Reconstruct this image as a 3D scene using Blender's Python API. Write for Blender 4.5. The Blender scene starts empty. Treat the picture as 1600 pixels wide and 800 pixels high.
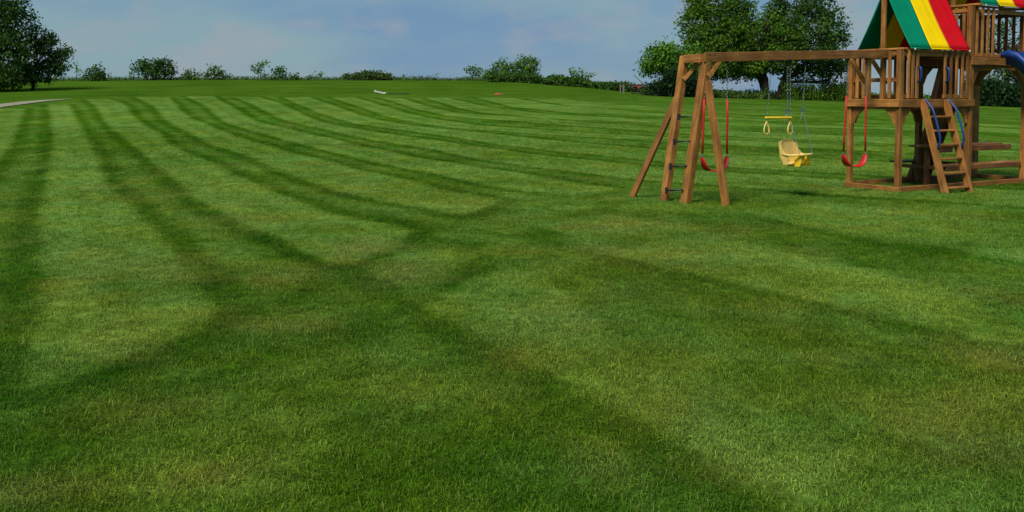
import bpy, math, random
import numpy as np
from mathutils import Vector, Matrix
random.seed(7); rng = np.random.default_rng(7)
S = bpy.context.scene
COL = S.collection
R = math.radians

# ------------------------------------------------------------------ camera
F = 1400.0; HC = 1.65; PITCH = math.atan(70.0/F)
cam = bpy.data.cameras.new("camera"); cam_o = bpy.data.objects.new("camera", cam); COL.objects.link(cam_o)
cam_o.location = (0, 0, HC); cam_o.rotation_euler = (R(90)-PITCH, 0, 0)
cam.sensor_width = 36; cam.lens = 36*F/1600; cam.shift_y = -0.1125
cam.clip_start = 0.1; cam.clip_end = 6000
S.camera = cam_o
# ------------------------------------------------------------------ light
SUN_DIR = Vector((-0.42, -0.62, 0.95)).normalized()     # towards the sun
SUN_E = math.asin(SUN_DIR.z); SUN_A = math.atan2(SUN_DIR.x, SUN_DIR.y)
sl = bpy.data.lights.new("sun", 'SUN'); sl.energy = 4.3; sl.angle = R(20); sl.color = (1.0, 0.95, 0.86)
so = bpy.data.objects.new("sun", sl); COL.objects.link(so)
so.rotation_euler = SUN_DIR.to_track_quat('Z', 'Y').to_euler()
S.view_settings.view_transform = 'Standard'; S.view_settings.look = 'None'
S.view_settings.exposure = 0.0; S.view_settings.gamma = 1.0
W = bpy.data.worlds.new("World"); S.world = W; W.use_nodes = True
def build_world():
    nt = W.node_tree; n = nt.nodes; l = nt.links; n.clear()
    out = n.new('ShaderNodeOutputWorld'); bg = n.new('ShaderNodeBackground'); bg.inputs[1].default_value = 0.085
    sky = n.new('ShaderNodeTexSky'); sky.sky_type = 'NISHITA'; sky.sun_disc = False
    sky.sun_elevation = SUN_E; sky.sun_rotation = SUN_A; sky.dust_density = 0.6; sky.air_density = 1.0; sky.ozone_density = 2.0
    tc = n.new('ShaderNodeTexCoord')
    sep = n.new('ShaderNodeSeparateXYZ'); l.new(tc.outputs['Generated'], sep.inputs[0])
    # cloud layer: broad grey-blue veil plus soft pale cumulus heads, flattened towards the horizon
    mp = n.new('ShaderNodeMapping'); mp.inputs['Scale'].default_value = (1, 1, 3.4); l.new(tc.outputs['Generated'], mp.inputs[0])
    n1 = n.new('ShaderNodeTexNoise'); n1.inputs['Scale'].default_value = 3.0; n1.inputs['Detail'].default_value = 5; n1.inputs['Roughness'].default_value = .5
    l.new(mp.outputs[0], n1.inputs[0])
    r1 = n.new('ShaderNodeValToRGB'); r1.color_ramp.elements[0].position = .40; r1.color_ramp.elements[1].position = .60
    r1.color_ramp.elements[0].color = (0, 0, 0, 1); r1.color_ramp.elements[1].color = (1, 1, 1, 1); l.new(n1.outputs[0], r1.inputs[0])
    veil = n.new('ShaderNodeMixRGB'); veil.inputs[1].default_value = (1.60, 3.15, 5.2, 1); veil.inputs[2].default_value = (2.55, 4.15, 4.9, 1)
    l.new(r1.outputs[0], veil.inputs[0])
    mixs = n.new('ShaderNodeMixRGB'); mixs.inputs[0].default_value = .86
    l.new(sky.outputs[0], mixs.inputs[1]); l.new(veil.outputs[0], mixs.inputs[2])
    mp2 = n.new('ShaderNodeMapping'); mp2.inputs['Scale'].default_value = (1, 1, 2.3); mp2.inputs['Location'].default_value = (.37, .2, .11); l.new(tc.outputs['Generated'], mp2.inputs[0])
    n2 = n.new('ShaderNodeTexNoise'); n2.inputs['Scale'].default_value = 11; n2.inputs['Detail'].default_value = 7; n2.inputs['Roughness'].default_value = .48
    l.new(mp2.outputs[0], n2.inputs[0])
    r2 = n.new('ShaderNodeValToRGB'); r2.color_ramp.elements[0].position = .50; r2.color_ramp.elements[1].position = .68
    r2.color_ramp.elements[0].color = (0, 0, 0, 1); r2.color_ramp.elements[1].color = (.62, .62, .62, 1); l.new(n2.outputs[0], r2.inputs[0])
    mix2 = n.new('ShaderNodeMixRGB'); mix2.inputs[2].default_value = (4.0, 4.3, 4.8, 1)
    l.new(r2.outputs[0], mix2.inputs[0]); l.new(mixs.outputs[0], mix2.inputs[1])
    l.new(mix2.outputs[0], bg.inputs[0]); l.new(bg.outputs[0], out.inputs[0])
build_world()

# ------------------------------------------------------------------ helpers
def tag(o, label=None, cat=None, group=None, kind=None):
    if label: o['label'] = label
    if cat: o['category'] = cat
    if group: o['group'] = group
    if kind: o['kind'] = kind
    return o
def empty(name, loc, rz=0, parent=None):
    o = bpy.data.objects.new(name, None); COL.objects.link(o); o.empty_display_size = .2
    place(o, Matrix.Translation(Vector(loc)) @ Matrix.Rotation(rz, 4, 'Z'), parent); return o
WM = {}
def place(o, M, parent=None):
    WM[o.name] = M
    if parent is not None:
        o.parent = parent; o.matrix_basis = WM[parent.name].inverted() @ M
    else: o.matrix_basis = M
    return o
class MB:
    """collects geometry for ONE mesh object"""
    def __init__(s): s.v = []; s.f = []
    def add(s, vs, fs):
        b = len(s.v); s.v += [tuple(v) for v in vs]; s.f += [tuple(i+b for i in f) for f in fs]; return s
    def box(s, c, d, rot=None):
        x, y, z = d[0]/2, d[1]/2, d[2]/2
        vs = [Vector((a*x, b*y, e*z)) for a in (-1, 1) for b in (-1, 1) for e in (-1, 1)]
        if rot is not None: vs = [rot @ v for v in vs]
        c = Vector(c)
        return s.add([v+c for v in vs], [(0,1,3,2),(4,6,7,5),(0,4,5,1),(2,3,7,6),(0,2,6,4),(1,5,7,3)])
    def tube(s, pts, rad, n=8, cap=True):
        pts = [Vector(p) for p in pts]; m = len(pts)
        if not hasattr(rad, '__len__'): rad = [rad]*m
        rings = []; ref = Vector((0.31, 0.17, 0.93)).normalized()
        for i, p in enumerate(pts):
            t = (pts[min(i+1, m-1)]-pts[max(i-1, 0)]).normalized()
            a = t.cross(ref)
            if a.length < .1: a = t.cross(Vector((1, 0, 0)))
            a.normalize(); b = t.cross(a)
            rings.append([p+(a*math.cos(2*math.pi*k/n)+b*math.sin(2*math.pi*k/n))*rad[i] for k in range(n)])
        vs = [v for r_ in rings for v in r_]; fs = []
        for i in range(m-1):
            for k in range(n): fs.append((i*n+k, i*n+(k+1) % n, (i+1)*n+(k+1) % n, (i+1)*n+k))
        if cap: fs.append(tuple(range(n-1, -1, -1))); fs.append(tuple((m-1)*n+k for k in range(n)))
        return s.add(vs, fs)
    def torus(s, c, R1, r, ax, up, stretch=1.0, n=8, m=4):
        c = Vector(c); ax = Vector(ax).normalized(); up = Vector(up).normalized(); pts = []
        for k in range(n+1):
            a = 2*math.pi*k/n; pts.append(c+ax*R1*math.cos(a)+up*R1*stretch*math.sin(a))
        return s.tube(pts, r, m, cap=False)
    def prism(s, poly, ext):
        n = len(poly); ext = Vector(ext); poly = [Vector(p) for p in poly]
        vs = poly+[p+ext for p in poly]
        return s.add(vs, [tuple(range(n-1, -1, -1)), tuple(range(n, 2*n))]+[(i, (i+1) % n, (i+1) % n+n, i+n) for i in range(n)])
    def mesh(s, name, mat, smooth=False):
        me = bpy.data.meshes.new(name); me.from_pydata(s.v, [], s.f); me.materials.append(mat)
        if smooth: me.polygons.foreach_set('use_smooth', [True]*len(me.polygons))
        me.update(); return me
    def build(s, name, mat, parent=None, smooth=False):
        """vertices are in world space; the object's origin is put at their lowest centre"""
        a = np.array(s.v); c = Vector((float(a[:,0].mean()), float(a[:,1].mean()), float(a[:,2].min())))
        s.v = [(x-c.x, y-c.y, z-c.z) for x, y, z in s.v]
        o = bpy.data.objects.new(name, s.mesh(name, mat, smooth)); COL.objects.link(o)
        place(o, Matrix.Translation(c), parent); return o
def frame(x, up):
    x = Vector(x).normalized(); up = Vector(up); y = up.cross(x).normalized(); z = x.cross(y)
    return Matrix(((x.x, y.x, z.x), (x.y, y.y, z.y), (x.z, y.z, z.z)))
BOARDS = {}
def board(name, p0, p1, w, t, mat, parent, up=(0, 0, 1), ch=.006):
    """sawn board from p0 to p1 with eased edges: w = size across, t = size along `up`"""
    p0 = Vector(p0); p1 = Vector(p1); L = (p1-p0).length
    key = (round(L, 3), round(w, 4), round(t, 4), mat.name)
    if key not in BOARDS:
        m = MB(); ch = min(ch, w*.2, t*.2)
        def ring(x, i):
            a, b = w/2-i, t/2-i
            return [(x, a-ch, b), (x, -a+ch, b), (x, -a, b-ch), (x, -a, -b+ch), (x, -a+ch, -b), (x, a-ch, -b), (x, a, -b+ch), (x, a, b-ch)]
        rs = [ring(-L/2, ch*.6), ring(-L/2+ch, 0), ring(L/2-ch, 0), ring(L/2, ch*.6)]
        vs = [v for r_ in rs for v in r_]; fs = [tuple(range(8)), tuple(range(31, 23, -1))]
        for i in range(3):
            for k in range(8): fs.append((i*8+k, (i+1)*8+k, (i+1)*8+(k+1) % 8, i*8+(k+1) % 8))
        m.add(vs, fs); BOARDS[key] = m.mesh(name, mat)
    o = bpy.data.objects.new(name, BOARDS[key]); COL.objects.link(o)
    place(o, Matrix.Translation((p0+p1)/2) @ frame(p1-p0, up).to_4x4(), parent); return o

# ------------------------------------------------------------------ materials
def newmat(name):
    m = bpy.data.materials.new(name); m.use_nodes = True; n = m.node_tree.nodes; l = m.node_tree.links
    return m, n, l, n['Principled BSDF']
def wood_mat(name, a, b, c, rough=.62):
    m, n, l, p = newmat(name)
    tc = n.new('ShaderNodeTexCoord'); oi = n.new('ShaderNodeObjectInfo')
    vm = n.new('ShaderNodeVectorMath'); vm.operation = 'MULTIPLY_ADD'
    comb = n.new('ShaderNodeCombineXYZ'); mu = n.new('ShaderNodeMath'); mu.operation = 'MULTIPLY'; mu.inputs[1].default_value = 37
    l.new(oi.outputs['Random'], mu.inputs[0])
    for k in range(3): l.new(mu.outputs[0], comb.inputs[k])
    vm.inputs[1].default_value = (1, 1, 1); l.new(tc.outputs['Object'], vm.inputs[0]); l.new(comb.outputs[0], vm.inputs[2])
    mp = n.new('ShaderNodeMapping'); mp.inputs['Scale'].default_value = (1.4, 26, 26); l.new(vm.outputs[0], mp.inputs[0])
    nz = n.new('ShaderNodeTexNoise'); nz.inputs['Scale'].default_value = 1.6; nz.inputs['Detail'].default_value = 6; nz.inputs['Roughness'].default_value = .62
    l.new(mp.outputs[0], nz.inputs[0])
    rp = n.new('ShaderNodeValToRGB'); e = rp.color_ramp.elements; e[0].position = .3; e[1].position = .72
    e[0].color = (*a, 1); e[1].color = (*c, 1); k = e.new(.5); k.color = (*b, 1); l.new(nz.outputs[0], rp.inputs[0])
    # weather stains, blotchy, and tone differing from board to board
    n2 = n.new('ShaderNodeTexNoise'); n2.inputs['Scale'].default_value = 3.2; n2.inputs['Detail'].default_value = 3; l.new(vm.outputs[0], n2.inputs[0])
    hs = n.new('ShaderNodeHueSaturation'); l.new(rp.outputs[0], hs.inputs['Color'])
    mr = n.new('ShaderNodeMapRange'); mr.inputs[1].default_value = .3; mr.inputs[2].default_value = .7; mr.inputs[3].default_value = .6; mr.inputs[4].default_value = 1.28; l.new(n2.outputs[0], mr.inputs[0])
    mr2 = n.new('ShaderNodeMapRange'); mr2.inputs[3].default_value = .68; mr2.inputs[4].default_value = 1.2; l.new(oi.outputs['Random'], mr2.inputs[0])
    m2 = n.new('ShaderNodeMath'); m2.operation = 'MULTIPLY'; l.new(mr.outputs[0], m2.inputs[0]); l.new(mr2.outputs[0], m2.inputs[1])
    l.new(m2.outputs[0], hs.inputs['Value']); l.new(hs.outputs[0], p.inputs['Base Color'])
    bp = n.new('ShaderNodeBump'); bp.inputs['Strength'].default_value = .35; bp.inputs['Distance'].default_value = .004; l.new(nz.outputs[0], bp.inputs['Height']); l.new(bp.outputs[0], p.inputs['Normal'])
    p.inputs['Roughness'].default_value = rough; p.inputs['Specular IOR Level'].default_value = .3
    return m
WOOD = wood_mat('stained_cedar', (.17, .064, .013), (.315, .130, .028), (.43, .20, .055))
DWOOD = wood_mat('dark_cedar', (.10, .038, .013), (.19, .075, .024), (.27, .12, .04))  # darker cedar tone for inner, rear and underside boards
def plain_mat(name, c, rough=.5, metal=0, var=.12, scale=6, bump=0, trans=0):
    m, n, l, p = newmat(name)
    tc = n.new('ShaderNodeTexCoord'); nz = n.new('ShaderNodeTexNoise'); nz.inputs['Scale'].default_value = scale; nz.inputs['Detail'].default_value = 5
    l.new(tc.outputs['Object'], nz.inputs[0])
    mr = n.new('ShaderNodeMapRange'); mr.inputs[1].default_value = .3; mr.inputs[2].default_value = .7; mr.inputs[3].default_value = 1-var; mr.inputs[4].default_value = 1+var; l.new(nz.outputs[0], mr.inputs[0])
    hs = n.new('ShaderNodeHueSaturation'); hs.inputs['Color'].default_value = (*c, 1); l.new(mr.outputs[0], hs.inputs['Value']); l.new(hs.outputs[0], p.inputs['Base Color'])
    p.inputs['Roughness'].default_value = rough; p.inputs['Metallic'].default_value = metal
    if 'canvas' in name: p.inputs['Specular IOR Level'].default_value = .08
    if bump:
        bp = n.new('ShaderNodeBump'); bp.inputs['Strength'].default_value = bump; bp.inputs['Distance'].default_value = .01; l.new(nz.outputs[0], bp.inputs['Height']); l.new(bp.outputs[0], p.inputs['Normal'])
    if trans:
        tr = n.new('ShaderNodeBsdfTranslucent'); l.new(hs.outputs[0], tr.inputs[0]); mx = n.new('ShaderNodeMixShader'); mx.inputs[0].default_value = trans
        l.new(p.outputs[0], mx.inputs[1]); l.new(tr.outputs[0], mx.inputs[2]); l.new(mx.outputs[0], n['Material Output'].inputs[0])
    return m
FAB_G = plain_mat('green_canvas', (.0, .20, .105), .6, var=.07, scale=4, bump=.25, trans=.01)
FAB_Y = plain_mat('yellow_canvas', (.93, .63, .0), .6, var=.05, scale=4, bump=.25, trans=.05)
FAB_R = plain_mat('red_canvas', (.56, .005, .012), .6, var=.07, scale=4, bump=.25, trans=.02)
RED = plain_mat('red_rubber', (.44, .006, .004), .55, var=.08)
CHAIN = plain_mat('galvanised_chain', (.20, .235, .25), .45, .6, var=.15, scale=40)
BLACK = plain_mat('black_metal', (.015, .015, .017), .45, var=.1)
CREAM = plain_mat('cream_plastic', (.76, .54, .15), .42, var=.07, scale=8)
YEL = plain_mat('yellow_plastic', (.80, .50, .02), .4, var=.05, scale=8)
BLUE = plain_mat('blue_plastic', (.003, .036, .20), .42, var=.08, scale=5)
WHITE = plain_mat('white_plastic', (.5, .52, .5), .6, var=.15, scale=5)
RUST = plain_mat('rusty_red_paint', (.24, .06, .035), .8, var=.4, scale=9)
ORANGE = plain_mat('orange_plastic', (.26, .055, .012), .7, var=.3, scale=9)
GREY = plain_mat('weathered_grey_timber', (.16, .14, .12), .9, var=.3, scale=8)
BARK = plain_mat('bark', (.045, .034, .025), .95, var=.35, scale=7, bump=.8)

def attr(n, name, typ='GEOMETRY'):
    a = n.new('ShaderNodeAttribute'); a.attribute_name = name; a.attribute_type = typ; return a
def leaf_mat(name, dark, light, extra):
    m, n, l, p = newmat(name)
    a = attr(n, 'tint'); rp = n.new('ShaderNodeValToRGB'); e = rp.color_ramp.elements
    e[0].color = (*dark, 1); e[1].color = (*extra, 1); k = e.new(.6); k.color = (*light, 1); l.new(a.outputs['Fac'], rp.inputs[0])
    l.new(rp.outputs[0], p.inputs['Base Color']); p.inputs['Roughness'].default_value = .6; p.inputs['Specular IOR Level'].default_value = .1
    tr = n.new('ShaderNodeBsdfTranslucent'); l.new(rp.outputs[0], tr.inputs[0]); mx = n.new('ShaderNodeMixShader'); mx.inputs[0].default_value = .28
    l.new(p.outputs[0], mx.inputs[1]); l.new(tr.outputs[0], mx.inputs[2]); l.new(mx.outputs[0], n['Material Output'].inputs[0])
    return m
LEAF = leaf_mat('leaves', (.034, .084, .008), (.085, .180, .015), (.15, .27, .03))
LEAFD = leaf_mat('dark_leaves', (.024, .064, .012), (.052, .122, .018), (.09, .18, .028))
LEAFL = leaf_mat('bright_leaves', (.045, .12, .010), (.10, .235, .022), (.17, .33, .04))
LEAFO = leaf_mat('olive_leaves', (.03, .07, .012), (.075, .13, .02), (.14, .14, .035))
LEAFB = leaf_mat('black_green_leaves', (.010, .030, .010), (.022, .058, .016), (.04, .09, .022))  # darkest leaf colour, near black-green, for the dense hedge and dark shrub
WEED = leaf_mat('weeds', (.030, .075, .012), (.07, .15, .025), (.17, .20, .06))

# ------------------------------------------------------------------ terrain
def pchip(xs, ys, x):
    xs = np.asarray(xs, float); ys = np.asarray(ys, float); h = np.diff(xs); d = np.diff(ys)/h
    m = np.zeros(len(xs)); m[0] = d[0]; m[-1] = d[-1]
    for i in range(1, len(xs)-1):
        m[i] = 0 if d[i-1]*d[i] <= 0 else 2*d[i-1]*d[i]/(d[i-1]+d[i])
    x = np.clip(x, xs[0], xs[-1]); i = np.clip(np.searchsorted(xs, x)-1, 0, len(h)-1); t = (x-xs[i])/h[i]
    return ((2*t**3-3*t**2+1)*ys[i]+(t**3-2*t**2+t)*h[i]*m[i]+(-2*t**3+3*t**2)*ys[i+1]+(t**3-t**2)*h[i]*m[i+1])
DEP = [0, 12, 20, 30, 44, 60, 75, 100, 115, 150, 300, 900, 5000]
def zz(y, Y): return HC+(150-y)*Y/1400
COLS = {
 -900: [0, 0, .08, .35, 1.10, 1.55, 2.0, 3.0, 3.1, 2.2, 0, -6, -40],
 0:    [0, 0, .08, .38, 1.15, zz(151, 60), zz(140.5, 75), zz(127.5, 100), zz(127.5, 115), 2.2, 0, -6, -40],
 300:  [0, 0, .08, .38, 1.12, zz(150, 60), zz(138, 75), zz(125, 100), zz(125.5, 115), 2.4, 0, -6, -40],
 800:  [0, 0, .06, .36, 1.10, zz(150.5, 60), zz(139, 75), zz(126, 100), zz(126.5, 115), 2.4, 0, -6, -40],
 900:  [0, 0, .05, .33, 1.05, zz(152.5, 60), zz(144, 75), zz(133, 100), zz(133.5, 115), 2.0, 0, -6, -40],
 980:  [0, 0, .03, .32, 1.02, zz(155.5, 60), zz(149, 75), zz(142, 100), zz(142.5, 115), 1.6, 0, -6, -40],
 1060: [0, 0, .0, .26, .95, zz(159, 60), zz(152, 75), zz(149.5, 100), zz(149.5, 115), 1.2, 0, -6, -40],
 1200: [0, 0, .0, .22, .80, zz(163, 60), zz(157, 75), zz(153, 100), zz(152, 115), 1.0, 0, -6, -40],
 1400: [0, 0, .0, .18, .66, zz(168.5, 60), zz(162, 75), zz(157, 100), zz(155, 115), .7, 0, -6, -40],
 1600: [0, 0, .0, .14, .50, zz(175, 60), zz(168, 75), zz(161, 100), zz(157, 115), .5, 0, -6, -40],
 2600: [0, 0, .0, .10, .30, .4, .5, .6, .6, .4, 0, -6, -40]}
CX = sorted(COLS); CT = np.array([COLS[k] for k in CX])
def _prof(Y): return np.stack([pchip(DEP, CT[i], Y) for i in range(len(CX))])
def vnoise(x, y, s, seed=0):
    x = np.asarray(x)/s; y = np.asarray(y)/s; xi = np.floor(x).astype(np.int64); yi = np.floor(y).astype(np.int64)
    fx = x-xi; fy = y-yi; fx = fx*fx*(3-2*fx); fy = fy*fy*(3-2*fy)
    def h(a, b):
        k = (a*374761393+b*668265263+seed*2147483647) & 0xffffffff
        k = ((k ^ (k >> 13))*1274126177) & 0xffffffff; k = k ^ (k >> 16); return (k & 0xffff)/65535.0
    return (h(xi, yi)*(1-fx)+h(xi+1, yi)*fx)*(1-fy)+(h(xi, yi+1)*(1-fx)+h(xi+1, yi+1)*fx)*fy
def fbm(x, y, s, seed=0, o=3):
    r = 0; a = .5; t = 0
    for k in range(o): r = r+a*vnoise(x, y, s/2**k, seed+k*17); t += a; a *= .5
    return r/t
def ground(X, Y):
    X = np.atleast_1d(np.asarray(X, float)); Y = np.atleast_1d(np.asarray(Y, float))
    r = np.hypot(X, Y); az = np.clip(np.arctan2(X, Y), -R(50), R(50)); D = np.where(np.abs(np.arctan2(X, Y)) < R(50), Y, r*math.cos(R(50)))
    col = 800+1400*np.tan(az); P = _prof(D)
    i = np.clip(np.searchsorted(CX, col)-1, 0, len(CX)-2); x0 = np.array(CX)[i]; x1 = np.array(CX)[i+1]; t = np.clip((col-x0)/(x1-x0), 0, 1)
    t = t*t*(3-2*t)*.5+t*.5
    idx = np.arange(len(X)); z = P[i, idx]*(1-t)+P[i+1, idx]*t
    back = np.clip((-np.cos(np.arctan2(X, Y))+.1)*2, 0, 1); z = z*(1-back)
    z += (fbm(X, Y, 3.5, 5, 2)-.5)*.05*np.clip((r-17)/20, 0, 1)*np.clip(1-(r-60)/60, 0.3, 1)
    return z
def gz(x, y): return float(ground([x], [y])[0])
def ray(px, py):
    a, b = (px-800)/F, (220-py)/F; cp, sp = math.cos(PITCH), math.sin(PITCH)
    return Vector((a, cp+b*sp, -sp+b*cp))
_t = np.geomspace(2.0, 160, 1600)
def at(px, py):
    """ground point seen at photo pixel (px, py)"""
    d = ray(px, py); s = d.y; X = d.x/s*_t; z = HC+d.z/s*_t; g = ground(X, _t); k = np.nonzero(z < g)[0]
    k = k[0] if len(k) else 1599
    if k > 0 and k < 1599:
        a = (z-g)[k-1]; b = (z-g)[k]; w = a/(a-b); Y = _t[k-1]+(_t[k]-_t[k-1])*w
    else: Y = _t[k]
    return float(d.x/s*Y), float(Y)
def wp(px, py, Y):
    """world point on the sight line of (px, py) at depth Y"""
    d = ray(px, py); return Vector((d.x/d.y*Y, Y, HC+d.z/d.y*Y))

# ------------------------------------------------------------------ mowing pattern (light swaths): blade-lean sheen painted as turf colour, curves laid on the ground
def ext(pts):
    (x0, y0), (x1, y1) = pts[-2:]; s = (y1-y0)/(x1-x0)
    return pts+[(1300, y1+s*.75*(1300-x1)), (1720, y1+s*.75*(1300-x1)+s*.6*420)]
SW = [
 ([(-260,172),(-300,260),(-500,420)], [(40,169),(33,186),(22,214),(13,235),(0,247),(-40,300),(-140,400)]),
 ([(75,163),(80,192),(82,214),(82,235),(78,262),(71,290),(63,344),(64,400),(67,440),(66,480),(56,512),(44,560),(40,610)],
  [(106,163),(112,171),(118,184),(131,205),(141,224),(150,242),(158,269),(172,295),(206,325),(240,359),(270,392),(296,430),(326,475),(334,496),(300,520),(200,560),(110,598)]),
 ([(133,155),(150,166),(159,181),(167,192),(178,205),(193,214),(212,231),(234,248),(249,262),(270,280),(300,306),(330,325),(360,340),(397,359),(439,374),(484,396),(540,416)],
  [(169,155),(189,160),(199,167),(208,182),(223,194),(246,207),(264,224),(281,235),(300,243),(328,252),(350,265),(375,277),(424,299),(469,317),(525,336),(600,349),(645,362),(615,388),(577,402)]),
 ([(210,152),(232,161),(249,175),(259,188),(272,196),(300,209),(328,226),(360,235),(390,244),(412,256),(442,269),(469,279),(525,298),(600,316),(665,325),(724,337)],
  [(264,152),(281,171),(300,186),(322,194),(343,203),(364,211),(399,222),(431,231),(463,241),(499,248),(534,259),(562,267),(600,274),(650,285),(700,300),(750,307),(784,315)]),
 ([(290,150),(304,157),(324,167),(337,179),(352,190),(375,199),(412,209),(442,218),(478,227),(506,235),(544,244),(600,257),(650,266),(707,277),(750,289),(812,297),(900,308)],
  [(334,149.5),(349,160),(366,169),(381,179),(397,188),(422,195),(450,201),(480,209),(516,216),(553,226),(600,236),(675,250),(750,262),(812,270),(875,282),(970,296)]),
 (ext([(366,152),(388,160),(409,171),(431,182),(461,192),(497,200),(544,211),(600,222),(687,235),(750,250),(825,260),(925,272),(1000,280)]),
  ext([(405,151),(427,158),(454,169),(480,182),(506,192),(544,199),(600,208),(675,218),(750,229),(825,240),(900,248),(1000,258)])),
 (ext([(442,152),(469,164),(495,175),(516,182),(553,193),(600,200),(687,211),(775,225),(875,237),(1000,249)]),
  ext([(484,152),(506,160),(534,169),(562,180),(600,189),(675,200),(750,207),(825,215),(925,225),(1000,231)])),
 (ext([(516,152),(547,162),(600,181),(650,191),(700,199),(800,206),(1000,219)]), ext([(551,152),(600,166),(637,177),(687,187),(750,196),(850,203),(1000,212)])),
 (ext([(590,152),(607,156),(650,170),(700,181),(775,187),(875,195),(1000,204)]), ext([(630,154),(662,165),(712,176),(800,182),(900,190),(1000,196.5)])),
 (ext([(665,153),(675,156),(720,170),(762,177),(850,185),(1000,191)]), ext([(700,153),(712,156),(762,167),(825,175),(925,182),(1000,185.5)])),
 (ext([(740,152.5),(755,155),(800,167),(875,175),(1000,181)]), ext([(800,153),(812,155),(875,165),(1000,175)])),
 (ext([(825,155),(837,157),(900,166),(1000,171.5)]), ext([(880,154),(900,157),(1000,165)])),
]
ISL = [  # lighter patches between the crossing passes and the swaths in the foreground
 ([(562,418),(600,400),(640,386),(700,392),(745,404),(700,436),(655,464),(600,442)], .55, .10),
 ([(667,481),(722,444),(790,414),(860,436),(930,500),(980,560),(1080,625),(1180,692),(1290,765),(1330,860),(1265,830),(1150,742),(1020,662),(940,622),(855,588),(762,540)], .95, .11),
 ([(790,412),(900,402),(1000,450),(1100,520),(1250,620),(1400,745),(1640,800),(1640,860),(1300,860),(1150,700),(980,570),(860,440)], .42, .40),
 ([(845,352),(950,336),(1060,352),(1180,385),(1350,420),(1500,458),(1640,492),(1640,548),(1500,528),(1400,500),(1250,464),(1150,443),(1025,415),(925,390)], 1.0, .12),
 ([(1150,330),(1290,316),(1420,328),(1640,356),(1640,418),(1500,392),(1375,378),(1300,363),(1215,345)], .9, .12),
 ([(780,305),(900,288),(1000,296),(1120,312),(1200,322),(1100,338),(980,328),(860,340),(800,330)], .40, .25),
 ([(560,560),(690,520),(800,570),(900,640),(980,700),(900,740),(760,700),(600,640)], .32, .2),
 ([(60,620),(300,560),(420,600),(560,660),(600,760),(400,830),(100,820)], .30, .3),
 ([(1240,520),(1420,540),(1640,620),(1640,700),(1450,640),(1300,580)], .1, .2),
]
PATCH = [  # px, py, half width, half height, stripe change, dryness
 (560,388,42,14,.1,.75),(626,425,48,18,.05,.75),(455,430,60,16,.25,.55),(430,425,45,10,.15,.5),(280,410,80,18,-.1,.4),(140,395,50,14,-.1,.35),
 (470,510,60,16,.05,.6),(880,500,90,26,0,.55),(1000,450,80,16,.2,.4),(1040,400,110,20,0,.5),(960,355,70,12,0,.5),(740,318,60,7,0,.5),(790,340,40,8,.1,.4),
 (1060,640,90,34,0,.5),(1130,730,70,30,.1,.5),(950,730,60,30,0,.45),(230,640,80,24,.25,.45),(60,770,90,22,.3,.8),(330,745,70,18,.1,.6),(240,770,60,16,.3,.2),
 (1000,520,70,26,-.12,.15),(900,560,50,18,-.1,.1),(1260,700,120,40,-.15,.1),(860,660,120,36,-.12,0),(1360,450,70,22,.3,0),(1420,470,60,20,.35,0),
 (100,570,40,30,.25,0),(640,610,90,30,.25,.2),(430,660,40,26,.3,.2),(1200,660,40,40,.35,0),(1250,410,60,14,.35,0),(1210,395,40,12,-.3,0),(700,300,60,6,-.2,.1),
 (1500,430,90,26,-.25,0),(1560,560,80,20,.0,.4),(1330,560,90,18,-.2,.3),(1480,700,90,36,.1,.35),(400,350,60,10,0,.4),(340,420,60,14,0,.3),(200,470,70,16,-.15,.3),(120,460,40,14,-.1,.3),
 (1180,335,60,7,-.3,0),(1450,390,90,8,-.3,0),(560,300,60,8,0,.25),(250,240,30,10,0,.2),(230,300,40,10,-.15,.3),(820,395,50,12,-.15,.2),(700,380,50,10,-.2,.1),(900,430,60,16,.1,.2),(1000,600,80,24,.12,.25),(1150,480,90,18,.1,.3),(1400,640,120,30,.12,.3)]
LINES = [  # lines of darker turf colour between passes: pixels of points on the turf, strength, half width in metres
 ([(395,372),(470,402),(540,428),(600,458),(655,492),(700,524),(760,562),(850,612),(930,650),(1000,692),(1150,790),(1230,860)], .26, .17),
 ([(960,318),(900,338),(830,378),(760,412),(700,446),(650,470),(590,500),(500,535),(400,570),(280,610),(120,660)], .17, .22),
 ([(720,342),(650,372),(577,405),(520,432),(430,470),(340,503),(200,566),(60,618)], .14, .20),
 ([(560,345),(650,368),(740,385),(800,390)], .12, .25),
 ([(830,368),(925,395),(1025,421),(1150,450),(1250,471),(1400,507),(1500,534),(1660,560)], .26, .12),
 ([(1215,349),(1300,368),(1375,383),(1500,399),(1660,424)], .24, .11),
 ([(1080,560),(1200,600),(1350,650),(1500,700),(1660,745)], .12, .2),
]
def poly_w(pts): return np.array([at(*p) for p in pts])
def sdist(P, Q):
    """signed distance (positive inside) of points P to polygon Q"""
    n = len(Q); d = np.full(len(P), 1e9); ins = np.zeros(len(P), bool); x, y = P[:, 0], P[:, 1]
    for i in range(n):
        a = Q[i]; b = Q[(i+1) % n]; e = b-a; L = (e**2).sum()
        if L < 1e-12: continue
        t = np.clip(((x-a[0])*e[0]+(y-a[1])*e[1])/L, 0, 1)
        d = np.minimum(d, np.hypot(x-a[0]-t*e[0], y-a[1]-t*e[1]))
        if abs(e[1]) > 1e-12:
            c = ((a[1] > y) != (b[1] > y)) & (x < e[0]*(y-a[1])/e[1]+a[0]); ins ^= c
    return np.where(ins, d, -d)
SWW = [poly_w(a+b[::-1]) for a, b in SW]
ISW = [(poly_w(a), s, w) for a, s, w in ISL]
LNW = [(poly_w(a), s_, w_) for a, s_, w_ in LINES]
PW = []
for px, py, hw, hh, ds, dd in PATCH:
    c = at(px, py); e = at(px+hw, py); u = at(px, py-hh); PW.append((c[0], c[1], max(abs(e[0]-c[0]), .1), max(abs(u[1]-c[1]), .1), ds, dd))
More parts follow.
